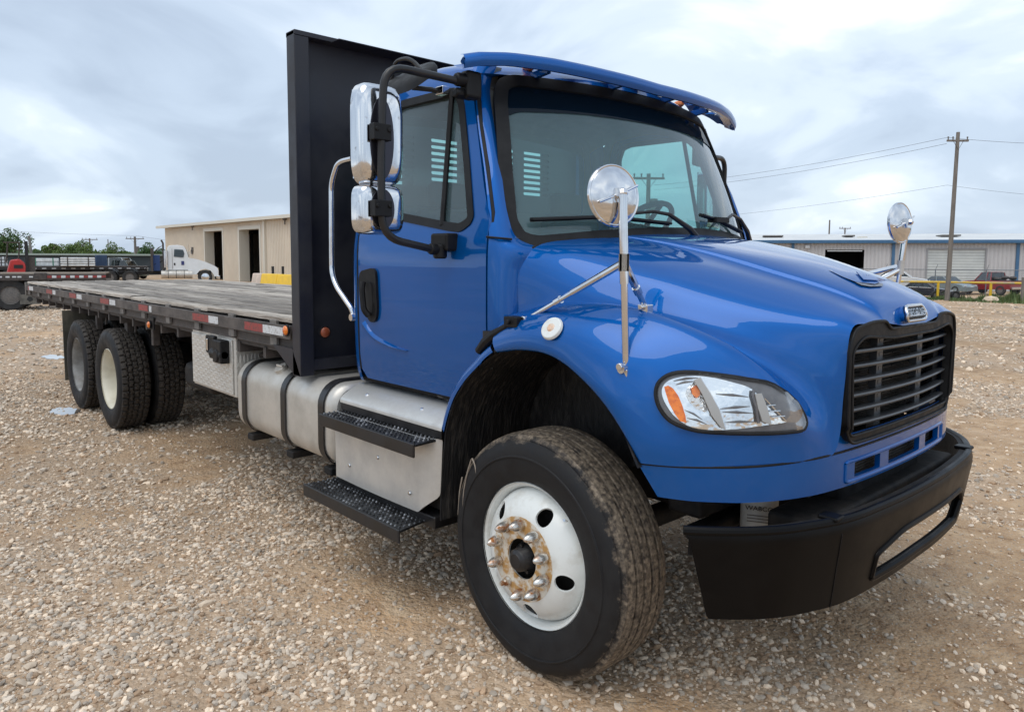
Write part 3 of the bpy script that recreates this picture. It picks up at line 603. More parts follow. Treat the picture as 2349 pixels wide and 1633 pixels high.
# windscreen
def ws(y,z,off=0.0):
    t=(z-1.80)/.765; xb=.012-.325*abs(y)**2.2; x_=xb+(xt(y)-xb)*t; return (x_+.018*math.sin(math.pi*min(1,max(0,t)))+off,y,z)
wso=[(-.60,1.782),(-.88,1.752),(-.955,1.78),(-.985,1.87),(-.955,2.1),(-.915,2.3),(-.885,2.44),(-.85,2.525),(-.78,2.556),(-.44,2.552),(0,2.549)]
wso=wso+[(-y,z) for y,z in wso[::-1][1:]]+[(.3,1.803),(0,1.81),(-.3,1.803)]
wso=rounded(wso,.035,3)
wsh=panel('windscreen',inset(wso,.02),[],lambda y,z:ws(y,z,-.012),.07,0,GLASS,T,smooth=60)
panel('windscreen_seal',inset(wso,-.004),[inset(wso,.050)],lambda y,z:ws(y,z,.004),.05,.03,SEAL,wsh,smooth=40)
sb=[(-.865,2.345),(-.80,2.375),(-.5,2.39),(0,2.395),(.5,2.39),(.76,2.375),(.85,2.345),(.865,2.42),(.83,2.52),(.0,2.54),(-.83,2.52),(-.875,2.42)]
panel('shade_band',rounded(sb,.03,3),[],lambda y,z:ws(y,z,-.007),.07,0,GLASSD,wsh,smooth=60)
# wipers
def wp(path,off=.03): return [Vector(ws(y,z,off)) for y,z in path]
for sgn,pv,bl in ((1,((-.30,1.80),(-.24,1.835),(-.13,1.90),(-.19,1.905),(-.40,1.905)),((-.90,1.872),(-.55,1.893),(-.22,1.872))),(2,((.62,1.79),(.50,1.86),(.42,1.93),(.36,1.945)),((.06,1.925),(.22,1.905),(.52,1.855)))):
    wi=G().tube(wp(bl,.030),.010,n=6); wi.tube(wp(bl,.046),.007,n=6); wi.box(Vector(ws(bl[1][0],bl[1][1],.03))-Vector((.02,.06,.012)),Vector(ws(bl[1][0],bl[1][1],.05))+Vector((.015,.06,.014))); wi=wi.build('wiper_blade',BLACKP,wsh)
    if sgn==1: path=[(-.02,1.785),(-.10,1.85),(-.22,1.915),(-.32,1.925),(-.50,1.905)]
    else: path=[(.80,1.79),(.66,1.86),(.55,1.925),(.42,1.945),(.30,1.905)]
    G().tube([Vector(ws(y,z,.05 if 0<i<4 else .035)) for i,(y,z) in enumerate(path)],[.016,.014,.010,.008,.007],n=8).build('wiper_arm',BLACKM,wsh)
# exterior sun visor
VY,VZ=[0,.4,.7,.9,1.03,1.10],[2.583,2.592,2.602,2.602,2.590,2.572]
def vis(u,v,d=0):
    ff=lambda y:-.22-.19*abs(y)**2.2; e=abs(u)
    x0=ff(u); x1=min(xt(u)-.05,x0-.16) if e<.85 else (xt(.85)-.05)+((x0-.10)-(xt(.85)-.05))*min(1,(e-.85)/.25)
    zt=np.interp(e,VY,VZ); zr=np.interp(e,[0,.6,.9,1.10],[2.640,2.642,2.622,2.578])
    s=v; return (x0+(x1-x0)*s, u*(1-.055*s), zt+(zr-zt)*(math.sin(s*math.pi/2)**.9 if s>0 else 0)+d)
slots=[]
for a,b in ((.04,.19),(.28,.44),(.53,.72),(.80,.95)):
    for s in (1,-1): slots.append(rounded([(s*a+.01*s,.52),(s*b-.01*s,.52),(s*b-.025*s,.93),(s*a+.025*s,.93)],.02,3))
vz=panel('sun_visor',rounded(rect(-1.10,0,1.10,1),[.06,.06,.1,.1],4),slots,lambda u,v:vis(u,v),.05,.012,BLUE,roof,smooth=50,gstep=.07)
lip=[[ (vis(u,0)[0]+dx,vis(u,0)[1],vis(u,0)[2]+dz) for u in np.linspace(-1.10,1.10,60)] for dx,dz in ((-.03,.014),(-.004,.008),(.010,-.012),(.008,-.032),(-.002,-.050),(-.016,-.050),(-.075,-.024))]
G().grid(lip).build('visor_lip',BLUE,roof,smooth=60)
for s in (-1,1):
    q=[[ (vis(s*1.10,v)[0],vis(s*1.10,v)[1]+0*s,vis(s*1.10,v)[2]+(d if d>0 else d*(1-v))) for v in np.linspace(0,.98,10)] for d in (.004,-.055*1.0)]
    G().grid(q).build('visor_end',BLUE,roof)
for y in (-.66,-.22,.22,.66): G().box((xt(y)-.02,y-.012,2.555),(xt(y)+.09,y+.012,2.585),Matrix.Rotation(R_(-6),3,'Y')).build('visor_bracket',BLUE,roof)
# cab interior
for y in (-.50,.50):
    s=G(); s.box((-1.15,y-.25,1.40),(-.68,y+.25,1.54)); s=s.build('seat',SEATM,T,bevel=.05,seg=3)
    G().box((-1.34,y-.25,1.46),(-1.22,y+.25,1.98),Matrix.Rotation(R_(-8),3,'Y')).build('seat_back',SEATM,s,bevel=.05,seg=3)
    G().box((-1.40,y-.13,1.99),(-1.31,y+.13,2.14)).build('headrest',SEATM,s,bevel=.035,seg=3)
    G().box((-1.10,y-.15,1.06),(-.80,y+.15,1.40)).build('seat_pedestal',UNDER,s)
da=[[(-.36,y,1.60),(-.62,y,1.62),(-.66,y,1.74),(-.60,y,1.835),(-.46,y,1.85),(-.34,y,1.81),(-.26+.0*y,y,1.79)] for y in (-.97,-.5,0,.5,.97)]
g=G().grid(surf(da,2,3).tolist()); g.build('dashboard',mat('dashboard_grey',(0.10,0.105,0.11),(0.075,0.08,0.085),ns=6,rough=0.8),T)
g=G(); bmR=Matrix.Rotation(R_(-28),3,'Y'); 
wpts=[Vector((-.74,.50,1.875))+Matrix.Rotation(R_(48),3,'Y')@Vector((0,.24*math.cos(a),.24*math.sin(a))) for a in np.linspace(0,2*math.pi,33)]
sw_=g.tube(wpts,.017,n=8,cap=False).build('steering_wheel',SEATM,T)
g=G(); c0=Vector((-.72,.50,1.86))
for a in (R_(200),R_(340),R_(90)): g.tube([c0,Vector((-.74,.50,1.875))+Matrix.Rotation(R_(48),3,'Y')@Vector((0,.225*math.cos(a),.225*math.sin(a)))],.015,n=6)
g.ball(c0,.06,10); g.tube([c0,(-.5,.5,1.72)],.03,n=8); g.build('wheel_spokes',SEATM,sw_)
# ---- grab rail behind the door
gb=G().tube([(-1.53,-1.03,2.245),(-1.60,-1.075,2.23),(-1.66,-1.085,2.12),(-1.67,-1.085,1.62),(-1.62,-1.085,1.54),(-1.50,-1.055,1.415),(-1.49,-1.05,1.36)],.016,n=12,corner=.05).build('grab_rail',CHROME,T); 
G().cyl((-1.485,-1.04,1.375),(-1.485,-1.075,1.375),.02,n=10).build('rail_foot',CHROME,gb); mirror_tree(gb)
# ---- side mirror assembly
am=G().tube([(-.50,-1.035,2.475),(-.57,-1.43,2.50),(-.585,-1.44,2.16),(-.585,-1.44,1.79),(-.59,-1.13,1.735)],.017,n=12,corner=.10)
sm=am.build('side_mirror',BLACKM,T)
g=G().box((-.54,-1.06,2.41),(-.475,-.975,2.53)); g.cyl((-.505,-1.01,2.49),(-.512,-1.105,2.485),.030,n=12); g.cyl((-.52,-1.0,2.43),(-.52,-1.10,2.43),.024,n=10); g.build('mirror_bracket',BLACKP,sm,bevel=.015,seg=3)
g=G().box((-.66,-1.135,1.735),(-.535,-1.06,1.815)); g.cyl((-.59,-1.13,1.70),(-.59,-1.13,1.765),.032,n=12); g.cyl((-.59,-1.19,1.745),(-.59,-1.12,1.738),.026,n=12); g.build('mirror_bracket',BLACKP,sm,bevel=.012,seg=3)
def shell(cx,cy,cz,wy,hz,dx,rz,n=5):
    # rounded chrome housing, glass side facing back
    P=[]; yaw=R_(rz)
    for a,(s,d) in enumerate([(1,0),(1.0,.45),(.965,.75),(.88,.93),(.7,1.0),(.4,1.03),(.1,1.04),(.001,1.04)]):
        ring=[]
        for k in range(49):
            t=2*math.pi*k/48; c,q=math.cos(t),math.sin(t); e=.42
            yy=wy/2*s*math.copysign(abs(c)**e,c); z_=hz/2*(s if s>.9 else s)*math.copysign(abs(q)**e,q)
            ring.append((cx+d*dx*math.cos(yaw)-yy*math.sin(yaw),cy+d*dx*math.sin(yaw)+yy*math.cos(yaw),cz+z_))
        P.append(ring)
    return P
for (cy_,cz,hz) in ((-1.405,2.225,.43),(-1.405,1.910,.215)):
    P=shell(-.70,cy_,cz,.225,hz,.085,0)
    h=G().grid(P).build('mirror_head',CHROMED,sm,smooth=60)
    G().box((-.712,cy_-.095,cz-hz/2+.03),(-.701,cy_+.095,cz+hz/2-.03)).build('mirror_glass',MIRR,sm)
    # dark recess that takes the tube clamp
    e=[]
    for k in range(32):
        t=2*math.pi*k/32; e.append((.058*math.cos(t)+cy_-.012,(hz*.40)*math.sin(t)+cz-(.02 if hz>.3 else 0)))
    panel('mirror_recess',e,[],lambda y,z:(-.6095,y,z),.02,.004,mat('recess_steel',(0.05,0.05,0.065),rough=0.3,metal=.7) if cz>2 else bpy.data.materials['recess_steel'],sm)
    g=G().box((-.605,cy_-.080,cz-.034),(-.563,cy_+.005,cz+.034)); 
    for yy in (-.03,.03): g.cyl((-.565,cy_+yy-.037,cz+.01),(-.556,cy_+yy-.037,cz+.01),.010,n=8)
    g.build('tube_clamp',BLACKP,sm,bevel=.01,seg=3)
G().box((-.69,-1.46,2.004),(-.66,-1.38,2.03)).build('head_link',BLACKP,sm)
sml=mirror_tree(sm); sml.location.x-=.15; sml.location.z-=.10
# small look-down mirror above the door
ld=G(); P=[]
for a,(s,d) in enumerate([(1,0),(1,.5),(.9,.85),(.6,1.0),(.1,1.02)]):
    P.append([(-.83+.17*s*math.copysign(abs(math.cos(t))**.7,math.cos(t)),-1.12-.07*s*math.copysign(abs(math.sin(t))**.7,math.sin(t))-.03*0,2.515+.055*d-.10*math.sin(t)*.6*s) for t in np.linspace(0,2*math.pi,33)])
ld=ld.grid(P).build('lookdown_mirror',BLACKP,T,smooth=60)
G().tube([(-.83,-1.11,2.50),(-.80,-1.02,2.50),(-.78,-.97,2.49)],.012,n=8).build('mirror_stalk',BLACKM,ld)
G().box((-.80,-1.0,2.475),(-.74,-.955,2.515)).build('stalk_foot',CHROME,ld,bevel=.006)
G().tube([(-.98,-1.13,2.53),(-.93,-1.14,2.635),(-.80,-1.14,2.625),(-.72,-1.12,2.545)],.010,n=8,corner=.05).build('mirror_hoop',BLACKM,ld)
# ---- fender mirrors (convex discs on tripod posts)
def fender_mirror(sy,base,top,disc,face,feet):
    po=G(); po.tube([base,(base[0]*.5+top[0]*.5,base[1]*.5+top[1]*.5,base[2]*.5+top[2]*.5)],.0125,n=12); po.tube([(base[0]*.5+top[0]*.5,base[1]*.5+top[1]*.5,base[2]*.5+top[2]*.5),top],.016,n=12)
    po.cyl(Vector(base)+Vector((-.0,-.03,.012)),Vector(base)+Vector((.0,.03,.012)),.017,n=12)
    fm=po.build('fender_mirror',CHROME,T)
    g=G(); g.cyl(Vector(base)+Vector((0,-.026,.02)),Vector(base)+Vector((0,-.042,.02)),.014,n=8); g.cyl(Vector(base)+Vector((0,.026,.02)),Vector(base)+Vector((0,.042,.02)),.014,n=8); g.box(Vector(base)+Vector((-.02,-.02,-.03)),Vector(base)+Vector((.02,.02,.01))); g.build('post_foot',CHROME,fm,bevel=.003)
    for f,k in feet:
        a=Vector(f); b=Vector(base).lerp(Vector(top),k); d=(b-a)
        G().tube([a,a+d*.12,a+d*.5],.011,n=10).tube([a+d*.5,b],.014,n=10).build('brace',CHROME,fm)
        g=G().box(a+Vector((-.022,-.02,-.035)),a+Vector((.022,.02,.01))); g.cyl(a+Vector((0,-.032,0)),a+Vector((0,.032,0)),.011,n=8); g.build('brace_foot',CHROME,fm,bevel=.004)
        G().cyl(b+Vector((0,0,-.03)),b+Vector((0,0,.03)),.0185,n=12).build('brace_collar',ALU,fm)
        G().cyl(a+d*.32,a+d*.32+d.normalized()*.03,.016,n=10).build('brace_clip',CHROME,fm)
    c=Vector(disc); n=Vector(face).normalized(); u=n.cross(Vector((0,0,1))).normalized(); wv=u.cross(n)
    P=[]
    for rr,dd in ((.003,.033),(.042,.030),(.075,.021),(.095,.011),(.102,.006),(.106,.008),(.110,.005),(.111,-.003),(.106,-.010)):
        P.append([c+n*dd+(u*math.cos(t)+wv*math.sin(t))*rr for t in np.linspace(0,2*math.pi,49)])
    P[0]=[c+n*.033]*49
    dk=G().grid(P).build('mirror_disc',CHROME,fm,smooth=25)
    G().cyl(c-n*.012,c-n*.009,.105,n=40).build('disc_glass',MIRR,fm)
    e=Vector(top); g=G(); g.box(c+n*.03+Vector((-.02,-.02,-.03)),c+n*.03+Vector((.02,.02,.02))) ; g.tube([c+n*.05,e],.012,n=8); g.ball(c+n*.055,.018,8); g.tube([c+n*.03+u*.085-wv*.03,c+n*.040,c+n*.03-u*.085+wv*.035],.0045,n=6); g.build('disc_yoke',CHROME,fm)
fender_mirror(-1,(.475,-1.115,1.308),(.458,-1.13,1.925),(.405,-1.115,1.925),(.97,-.22,.10),[((-.045,-1.095,1.462),.62),((.44,-.965,1.528),.62)])
fender_mirror(1,(.54,1.115,1.36),(.58,1.15,1.93),(.565,1.09,1.905),(.98,-.16,.06),[((.05,.98,1.52),.55),((.42,.93,1.53),.52)])
# ---- wheels
def wheel_front(x,y,z,s):
    """s=-1 right side, +1 left; built in local coords about the wheel centre"""
    def rim_prof(): return [(.298,0),(.302,.006),(.296,.010),(.287,.012),(.278,.028),(.272,.05),(.270,.12),(.275,.2),(.29,.235),(.299,.24),(.299,.245)]
    g=G().lathe([(r,-s*0+(-a if s>0 else a)) for r,a in rim_prof()],(0,0,0),n=72)
    wh=g.build('wheel',WHITEW,T,smooth=40); wh.location=(x,y,z)
    sg=-s   # +: inwards
    dp=np.array([(.0,-.047),(.085,-.047),(.098,-.047),(.17,-.047),(.185,-.044),(.205,-.036),(.23,-.020),(.252,.002),(.264,.022),(.272,.045)])
    f=lambda u,v:(u,sg*float(np.interp(math.hypot(u,v),dp[:,0],dp[:,1])),v)
    circ=lambda cx,cz,r,n=28:[(cx+r*math.cos(2*math.pi*i/n),cz+r*math.sin(2*math.pi*i/n)) for i in range(n)]
    holes=[circ(.218*math.cos(a),.218*math.sin(a),.0345,20) for a in [R_(62+72*k) for k in range(5)]]
    d=panel('wheel_disc',circ(0,0,.272,72),holes+[circ(0,0,.083,36)],f,.02,.010,WHITEW,wh,smooth=50,gstep=.016)
    d2=panel('hub_face',circ(0,0,.172,48),[circ(0,0,.082,36)],lambda u,v:(u,sg*(-.0475),v),.02,.006,RUST,wh)
    for k in range(10):
        a=R_(36*k+20); c=Vector((.143*math.cos(a),sg*-.047,.143*math.sin(a))); o=Vector((0,-sg,0))
        g=G().cyl(c,c+o*.008,.0215,n=12)
        if k==6: g.cyl(c+o*.008,c+o*.024,.0165,n=6); g.cyl(c+o*.024,c+o*.042,.010,n=10)
        else:
            P=[[(c.x+r*math.cos(t),c.y-sg*h,c.z+r*math.sin(t)) for t in np.linspace(0,2*math.pi,15)] for r,h in ((.0235,.008),(.0235,.022),(.0205,.036),(.0145,.053),(.007,.064),(.0005,.067))]
            g.grid(P)
        g.build('lug_nut',NUT,wh,smooth=40)
    hb=G().lathe([(.0005,sg*-.085),(.028,sg*-.085),(.032,sg*-.080),(.040,sg*-.078),(.045,sg*-.072),(.050,sg*-.045),(.060,sg*-.030),(.066,sg*.0),(.082,sg*.03),(.082,sg*.12)],(0,0,0),n=32)
    for k in range(5):
        a=R_(72*k+20); hb.cyl((.055*math.cos(a),sg*-.052,.055*math.sin(a)),(.055*math.cos(a),sg*-.03,.055*math.sin(a)),.008,n=6)
    hb.build('hub',BLACKM,wh,smooth=40)
    G().lathe([(.08,sg*.05),(.25,sg*.05),(.25,sg*.2),(.08,sg*.2)],(0,0,0),n=32).build('brake_drum',UNDER,wh)
    if s<0: G().tube([(.20,.0,.20),(.215,-.03,.215)],.006,n=6).build('valve_stem',CHROME,wh)
    R=.502; Wd=.275
    half=[(.296,.015),(.305,-.004),(.318,-.012),(.345,-.020),(.385,-.027),(.405,-.0285),(.4065,-.0325),(.410,-.0335),(.4135,-.0325),(.416,-.0285),(.43,-.027),(.452,-.021),(.468,-.010),(.4745,-.004),(.476,.002),(.4845,.0045),(.488,.008),(.4945,.012),(R-.003,.030)]
    mid=[]
    for gy in (.058,.104,.150,.196):
        mid+=[(R,gy-.0085),(R-.0015,gy-.0065),(R-.015,gy-.0045),(R-.015,gy+.0045),(R-.0015,gy+.0065),(R,gy+.0085)]
    full_=half+mid+[(r,.254-a) for r,a in half[::-1]]
    ty=G().lathe([(r,a*sg) for r,a in full_],(0,0,0),n=144).build('tyre',TYREF,wh,smooth=30)
    if s<0:
        for pa_ in ([(-.36,.33),(-.385,.26),(-.405,.17),(-.41,.06),(-.40,-.02)],[(-.355,.335),(-.325,.315),(-.315,.27),(-.318,.225)],[(-.425,.235),(-.44,.16),(-.445,.06)]):
            G().tube([(x_,-.026+.008*max(0,(math.hypot(x_,z_)-.45)/.03),z_) for x_,z_ in pa_],[.0035,.0025,.0012],n=6,corner=.03).build('mud_trickle',mat('dried_mud',(0.32,0.27,0.22),(0.25,0.2,0.16),ns=30,rough=.9) if 'dried_mud' not in bpy.data.materials else bpy.data.materials['dried_mud'],ty)
    return wh
ZR=.502
wf=wheel_front(0,-1.118,.492,-1); wheel_front(0,1.118,.492,1)
def tyre_lug():
    """block-tread drive tyre; outer side at local y=0, inner at y=.27"""
    R=.502; half=[(.296,.02),(.305,.0),(.32,-.008),(.36,-.016),(.40,-.020),(.44,-.016),(.462,-.006),(.466,-.002),(.470,.0)]
    ys=np.linspace(.004,.246,34); nT=264
    prof=half+[(R,y) for y in ys]+[(r,.25-a) for r,a in half[::-1]]
    vs=[]; ribs=[.0,.055,.100,.150,.195,.25]
    for i in range(nT):
        t=2*math.pi*i/nT; c,q=math.cos(t),math.sin(t)
        for k,(r,a) in enumerate(prof):
            if len(half)<=k<len(half)+len(ys):
                z=.004*math.sin(t*66); yy=a+z; d=0
                for gy in ribs[1:-1]:
                    if abs(yy-gy)<.0045: d=.016
                rib=sum(1 for gy in ribs[1:-1] if yy>gy); ph=(i+ (3 if rib%2 else 0) + int((yy-ribs[rib])*22))%6
                if ph==0: d=max(d,.015 if rib in (0,4) else .012)
                e=abs(a-.125)/.125; rr=R-d-.010*max(0,e-.75)/.25*1.0; 
            else: rr=r
            vs.append((rr*c,a,rr*q))
    m=len(prof); fs=[(i*m+k,i*m+k+1,((i+1)%nT)*m+k+1,((i+1)%nT)*m+k) for i in range(nT) for k in range(m-1)]
    return vs,fs
LV,LF=tyre_lug(); tyre_me=None
def wheel_rear(x,yo,s,m,inner=False):
    """yo: outer face; s=-1 right"""
    global tyre_me
    sg=-s
    prof=[(.296,0),(.302,.003),(.302,.008),(.292,.010),(.282,.022),(.270,.045),(.262,.075),(.256,.12),(.250,.155),(.235,.175),(.20,.18),(.14,.182),(.10,.182),(.10,.16),(.085,.10),(.0005,.095)]
    wh=G().lathe([(r,sg*a) for r,a in prof],(0,0,0),n=56).build('wheel',m,T,smooth=40); wh.location=(x,yo,.49)
    for k,yy in enumerate((0,.325)):
        if tyre_me is None:
            t=link('tyre',LV,LF,TYRER,wh,smooth=26); tyre_me=t.data
        else:
            t=bpy.data.objects.new('tyre',tyre_me); COL.objects.link(t); t.parent=wh
        t.location=(0,sg*yy,0); t.rotation_euler=(0,R_(17*k+x*40),0)
        if sg<0: t.rotation_euler=(0,R_(11*k),math.pi)
    for k in range(10):
        a=R_(36*k); G().cyl((.143*math.cos(a),sg*.18,.143*math.sin(a)),(.143*math.cos(a),sg*.155,.143*math.sin(a)),.016,n=6).build('lug_nut',m,wh)
    G().lathe([(r,sg*(.25+a)) for r,a in ((.19,0),(.28,.0),(.285,.2),(.29,.33),(.20,.33))],(0,0,0),n=32).build('inner_rim',UNDER,wh)
for x,m in ((-5.9497,CREAMW),(-7.2416,GREYW)):
    wheel_rear(x,-1.2235,-1,m); wheel_rear(x,1.2235,1,m)
# ---- chassis
g=G()
for y in (-.43,.43): g.box((-10.0,y-.04,.80),(.85,y+.04,1.06))
g.build('chassis_frame',STEELD,T,bevel=.006)
g=G()
for x in (-5.95,-7.24): g.cyl((x,-.95,.5),(x,.95,.5),.07,n=14); g.ball((x,0,.5),.24,14)
g.cyl((0,-.9,.46),(0,.9,.46),.055,n=12); g.tube([(-1.8,0,.72),(-5.8,0,.55)],.05,n=10); g.build('axle',UNDER,T)
g=G(); g.box((-1.6,-.35,.55),(.75,.35,1.2)); g.box((-3.2,-.3,.5),(-1.6,.3,.9)); g.cyl((-3.4,.2,.62),(-4.6,.2,.62),.14); g.build('powertrain',UNDER,T,bevel=.05)
for y in (-1,1):
    g=G()
    for x in (-6.6,-5.25,-7.95): g.box((x-.08,y*.52-.05,.62),(x+.08,y*.52+.05,1.06))
    g.box((-7.3,y*.55-.05,.50),(-5.9,y*.55+.05,.62)); g.build('suspension_beam',UNDER,T,bevel=.01)
# hangers seen between the rear tyres and the deck
for x,w_ in ((-6.97,.035),(-5.83,.05),(-5.0,.03)):
    G().box((x-w_,-1.08,.90),(x+w_,-1.02,1.17)).build('hanger_rod',STEELD,T,bevel=.004)
for x in (-5.55,-6.6): G().tube([(x,-1.06,1.16),(x,-1.07,.98)],.012,n=6).build('hanger_rod',STEELD,T)
# mud flap
fp=G().box((-7.965,-1.215,.22),(-7.950,-.62,1.06)).build('mud_flap',mat('mud_flap_rubber',(0.05,0.048,0.038),(0.12,0.11,0.085),ns=7,rough=0.85,stretch=(1,1,.4)),T,bevel=.004); mirror_obj(fp)
# fuel tank with straps
def rr_sec(y0,y1,z0,z1,r,n=7):
    P=[]; 
    for cx,cz,a0 in ((y1-r,z1-r,0),(y0+r,z1-r,90),(y0+r,z0+r,180),(y1-r,z0+r,270)):
        for k in range(n+1): a=R_(a0+90*k/n); P.append((cx+r*math.cos(a),cz+r*math.sin(a)))
    return P
tk=rr_sec(-1.195,-.58,.535,1.005,.13)
P=[]
for x,k in ((-2.825,.72),(-2.818,.9),(-2.80,.97),(-2.775,1.0),(-1.53,1.0),(-1.505,.97),(-1.49,.9)):
    P.append([(x,-.8875+(y+.8875)*k,.77+(z-.77)*k) for y,z in tk+[tk[0]]])
g=G().grid(P); g.add([p for p in P[0][:-1]],[tuple(range(len(tk)))]); g.add([p for p in P[-1][:-1]],[tuple(range(len(tk)))]); tank=g.build('fuel_tank',ALU,T,smooth=40)
for x in (-2.66,-2.075,-1.60):
    o2=rr_sec(-1.207,-.57,.523,1.017,.14); P=[[(xx,y,z) for y,z in o2+[o2[0]]] for xx in (x-.032,x-.030,x+.030,x+.032)]
    P[0]=[(x-.032,-.8875+(y+.8875)*.985,.77+(z-.77)*.985) for _,y,z in P[0]]; P[3]=[(x+.032,-.8875+(y+.8875)*.985,.77+(z-.77)*.985) for _,y,z in P[3]]
    G().grid(P).build('tank_strap',BLACKM,tank,smooth=40)
    G().box((x-.045,-1.17,.480),(x+.045,-.60,.525)).build('strap_bracket',UNDER,tank,bevel=.01)
g=G(); c=Vector((-2.27,-1.10,.975)); n=Vector((0,-.55,.83)).normalized(); g.cyl(c,c+n*.02,.055,n=20); g.cyl(c+n*.02,c+n*.05,.043,n=20); g.box(c+n*.05+Vector((-.04,-.008,0)),c+n*.05+Vector((.04,.008,.014))); g.build('tank_cap',ALU,tank,bevel=.003)
mirror_tree(tank)
# tool box in diamond plate
tb=G().box((-3.68,-1.175,.735),(-2.865,-.62,1.16)).build('tool_box',DIAM,T,bevel=.012)
G().box((-3.66,-1.187,.755),(-2.89,-1.176,1.135)).build('tool_box_door',DIAM,tb,bevel=.004)
hd=rounded([(-3.345,1.01),(-3.255,1.01),(-3.255,1.14),(-3.345,1.14)],.03,4)
panel('latch_plate',hd,[],lambda x,z:(x,-1.198,z),.05,.01,BLACKP,tb); G().box((-3.315,-1.208,1.03),(-3.285,-1.198,1.115)).build('paddle_latch',CHROME,tb,bevel=.004)
g=G().box((-3.20,-1.23,.985),(-3.10,-1.20,1.15)); g.box((-3.08,-1.25,.97),(-2.93,-1.18,1.13)); g.cyl((-3.01,-1.26,1.02),(-3.01,-1.18,1.02),.045,n=14); g.cyl((-3.15,-1.22,1.03),(-2.93,-1.22,1.03),.035,n=14); g.build('strap_winch',BLACKP,T,bevel=.01)
G().tube([(-2.25,-.9,1.15),(-2.95,-1.0,1.0)],.02,n=8).build('brace_bar',STEELD,T)
for y in (-.52,):
    G().box((-4.4,-1.02,.60),(-3.75,-.62,.82)).build('air_tank_box',UNDER,T,bevel=.06)
# cab steps and battery cover
TREAD=mat('punched_black_tread',(0.007,0.007,0.008),(0.025,0.025,0.026),ns=60,rough=0.5,bump=(60,0.2,0.004),thr=(0.55,0.75))
def step(name,x0,x1,y0,y1,z,lipz,chx):
    # y0 outer edge; dimpled tread with raised studs
    poly=[(x0,y0),(x1,y0),(x1+chx,y1),(x0+.02,y1)]
    s=G().prism(poly,'z',z-.012,z).build(name,TREAD,T,bevel=.003)
    G().box((x0,y0-.012,z-lipz),(x1,y0,z+.004)).build('step_edge',BLACKM,s,bevel=.006)
    g=G(); 
    nx=int((x1-x0)/.032); ny=int((y1-y0)/.030)
    for i in range(nx):
        for j in range(ny):
            cx=x0+.02+i*(x1-x0-.02)/nx; cy=y0+.015+j*(y1-y0-.02)/ny; r=.0075; h=.007
            a=(.6 if (i+j)%2 else -.6)
            n=5; g.add([(cx+r*math.cos(2*math.pi*k/n+a),cy+r*1.3*math.sin(2*math.pi*k/n+a),z) for k in range(n)]+[(cx+r*.55*math.cos(2*math.pi*k/n+a),cy+r*.7*math.sin(2*math.pi*k/n+a),z+h) for k in range(n)],[(k,(k+1)%n,n+(k+1)%n,n+k) for k in range(n)]+[tuple(range(n,2*n))])
    q=g.build('tread_stud',mat('worn_stud_steel',(0.03,0.03,0.032),(0.38,0.38,0.39),ns=11,rough=0.35,metal=0.6,thr=(0.48,0.66)) if 'worn_stud_steel' not in bpy.data.materials else bpy.data.materials['worn_stud_steel'],s,smooth=0); q['kind']='stuff'
    return s
step('upper_step',-1.47,-.585,-1.275,-1.06,.868,.062,-.03)
step('lower_step',-1.585,-.65,-1.315,-1.06,.463,.062,-.06)
bc=panel('battery_cover',rounded([(-1.475,.505),(-.70,.505),(-.585,.60),(-.575,.87),(-1.475,.87)],[.01,.01,.02,.01,.01],2),[],lambda x,z:(x,-1.185-.006*math.sin((x+1.4)*5)*(1 if z<.6 else .4)+(.05*max(0,x+.66)/.08),z),.05,.004,ALUB,T,smooth=50)
for x,z in ((-1.33,.80),(-1.32,.60),(-1.04,.70),(-.76,.79),(-.76,.585)): G().ball((x,-1.19,z),.011,8,(1,.6,1)).build('rivet',CHROME,bc)
G().box((-1.50,-1.16,.44),(-.60,-.6,.50)).build('step_beam',BLACKM,T,bevel=.008)
G().box((-1.46,-1.11,.52),(-.62,-.6,.85)).build('battery_box',UNDER,T)
P=[[(x,-1.155,.915),(x,-1.15,.94),(x+.01,-1.04,1.005),(x+.015,-.98,1.008),(x+.015,-.80,1.0)] for x in (-1.47,-1.0,-.55)]
tc_=G().grid(surf(P,2,3).tolist()).build('step_cover',ALUB,T,smooth=25)
for x in (-1.28,-.78): G().ball((x,-1.10,.972),.012,8).build('rivet',CHROME,tc_)
G().box((-1.47,-1.15,.872),(-.56,-1.10,.915)).build('cover_rail',BLACKM,T,bevel=.004)
for k in range(3): G().tube([(-1.0+.2*k,-.9,1.02),(-.8+.1*k,-1.0,1.03),(-.62,-.98,1.01)],.007,n=6,corner=.05).build('wiring_loom',STEELG,T)
# under-nose things seen over the bumper: filter canister and cross member
C0=at(1742,1165,'x',.66); dv=CAM-C0; dv.z=0; dv.normalize(); ang=math.atan2(dv.y,dv.x)
cn=G().cyl((C0.x,C0.y,.62),(C0.x,C0.y,.86),.072,n=28).build('air_dryer_canister',mat('pale_canister',(0.50,0.50,0.48),(0.42,0.42,0.40),ns=20,rough=0.5),T,bevel=.006)
TM=Matrix.Rotation(ang+math.pi/2,3,'Z')@Matrix.Rotation(R_(90),3,'X')
tz=C0+(dv*.0745); tz.z=at(1745,1165,'x',C0.x+dv.x*.07).z
text('canister_lettering','WABCO',.025,tz,TM,TEXTD,cn,.001,sx=1.1)
for k in range(3): G().box((-.045,-.0005,-.002-.012*k),(.05,.0005,.002-.012*k)).build('print_line',bpy.data.materials['worn_grey_steel'],cn).matrix_local=Matrix.Translation(tz-Vector((0,0,.028)))@Matrix.Rotation(ang+math.pi/2,4,'Z')
g=G().box((.50,-.78,.62),(.58,.78,.68)); g.box((.80,-.70,.72),(1.0,.70,.80)); g.box((.40,-.75,.70),(.56,.75,.98)); g.build('front_cross_member',UNDER,T,bevel=.02)
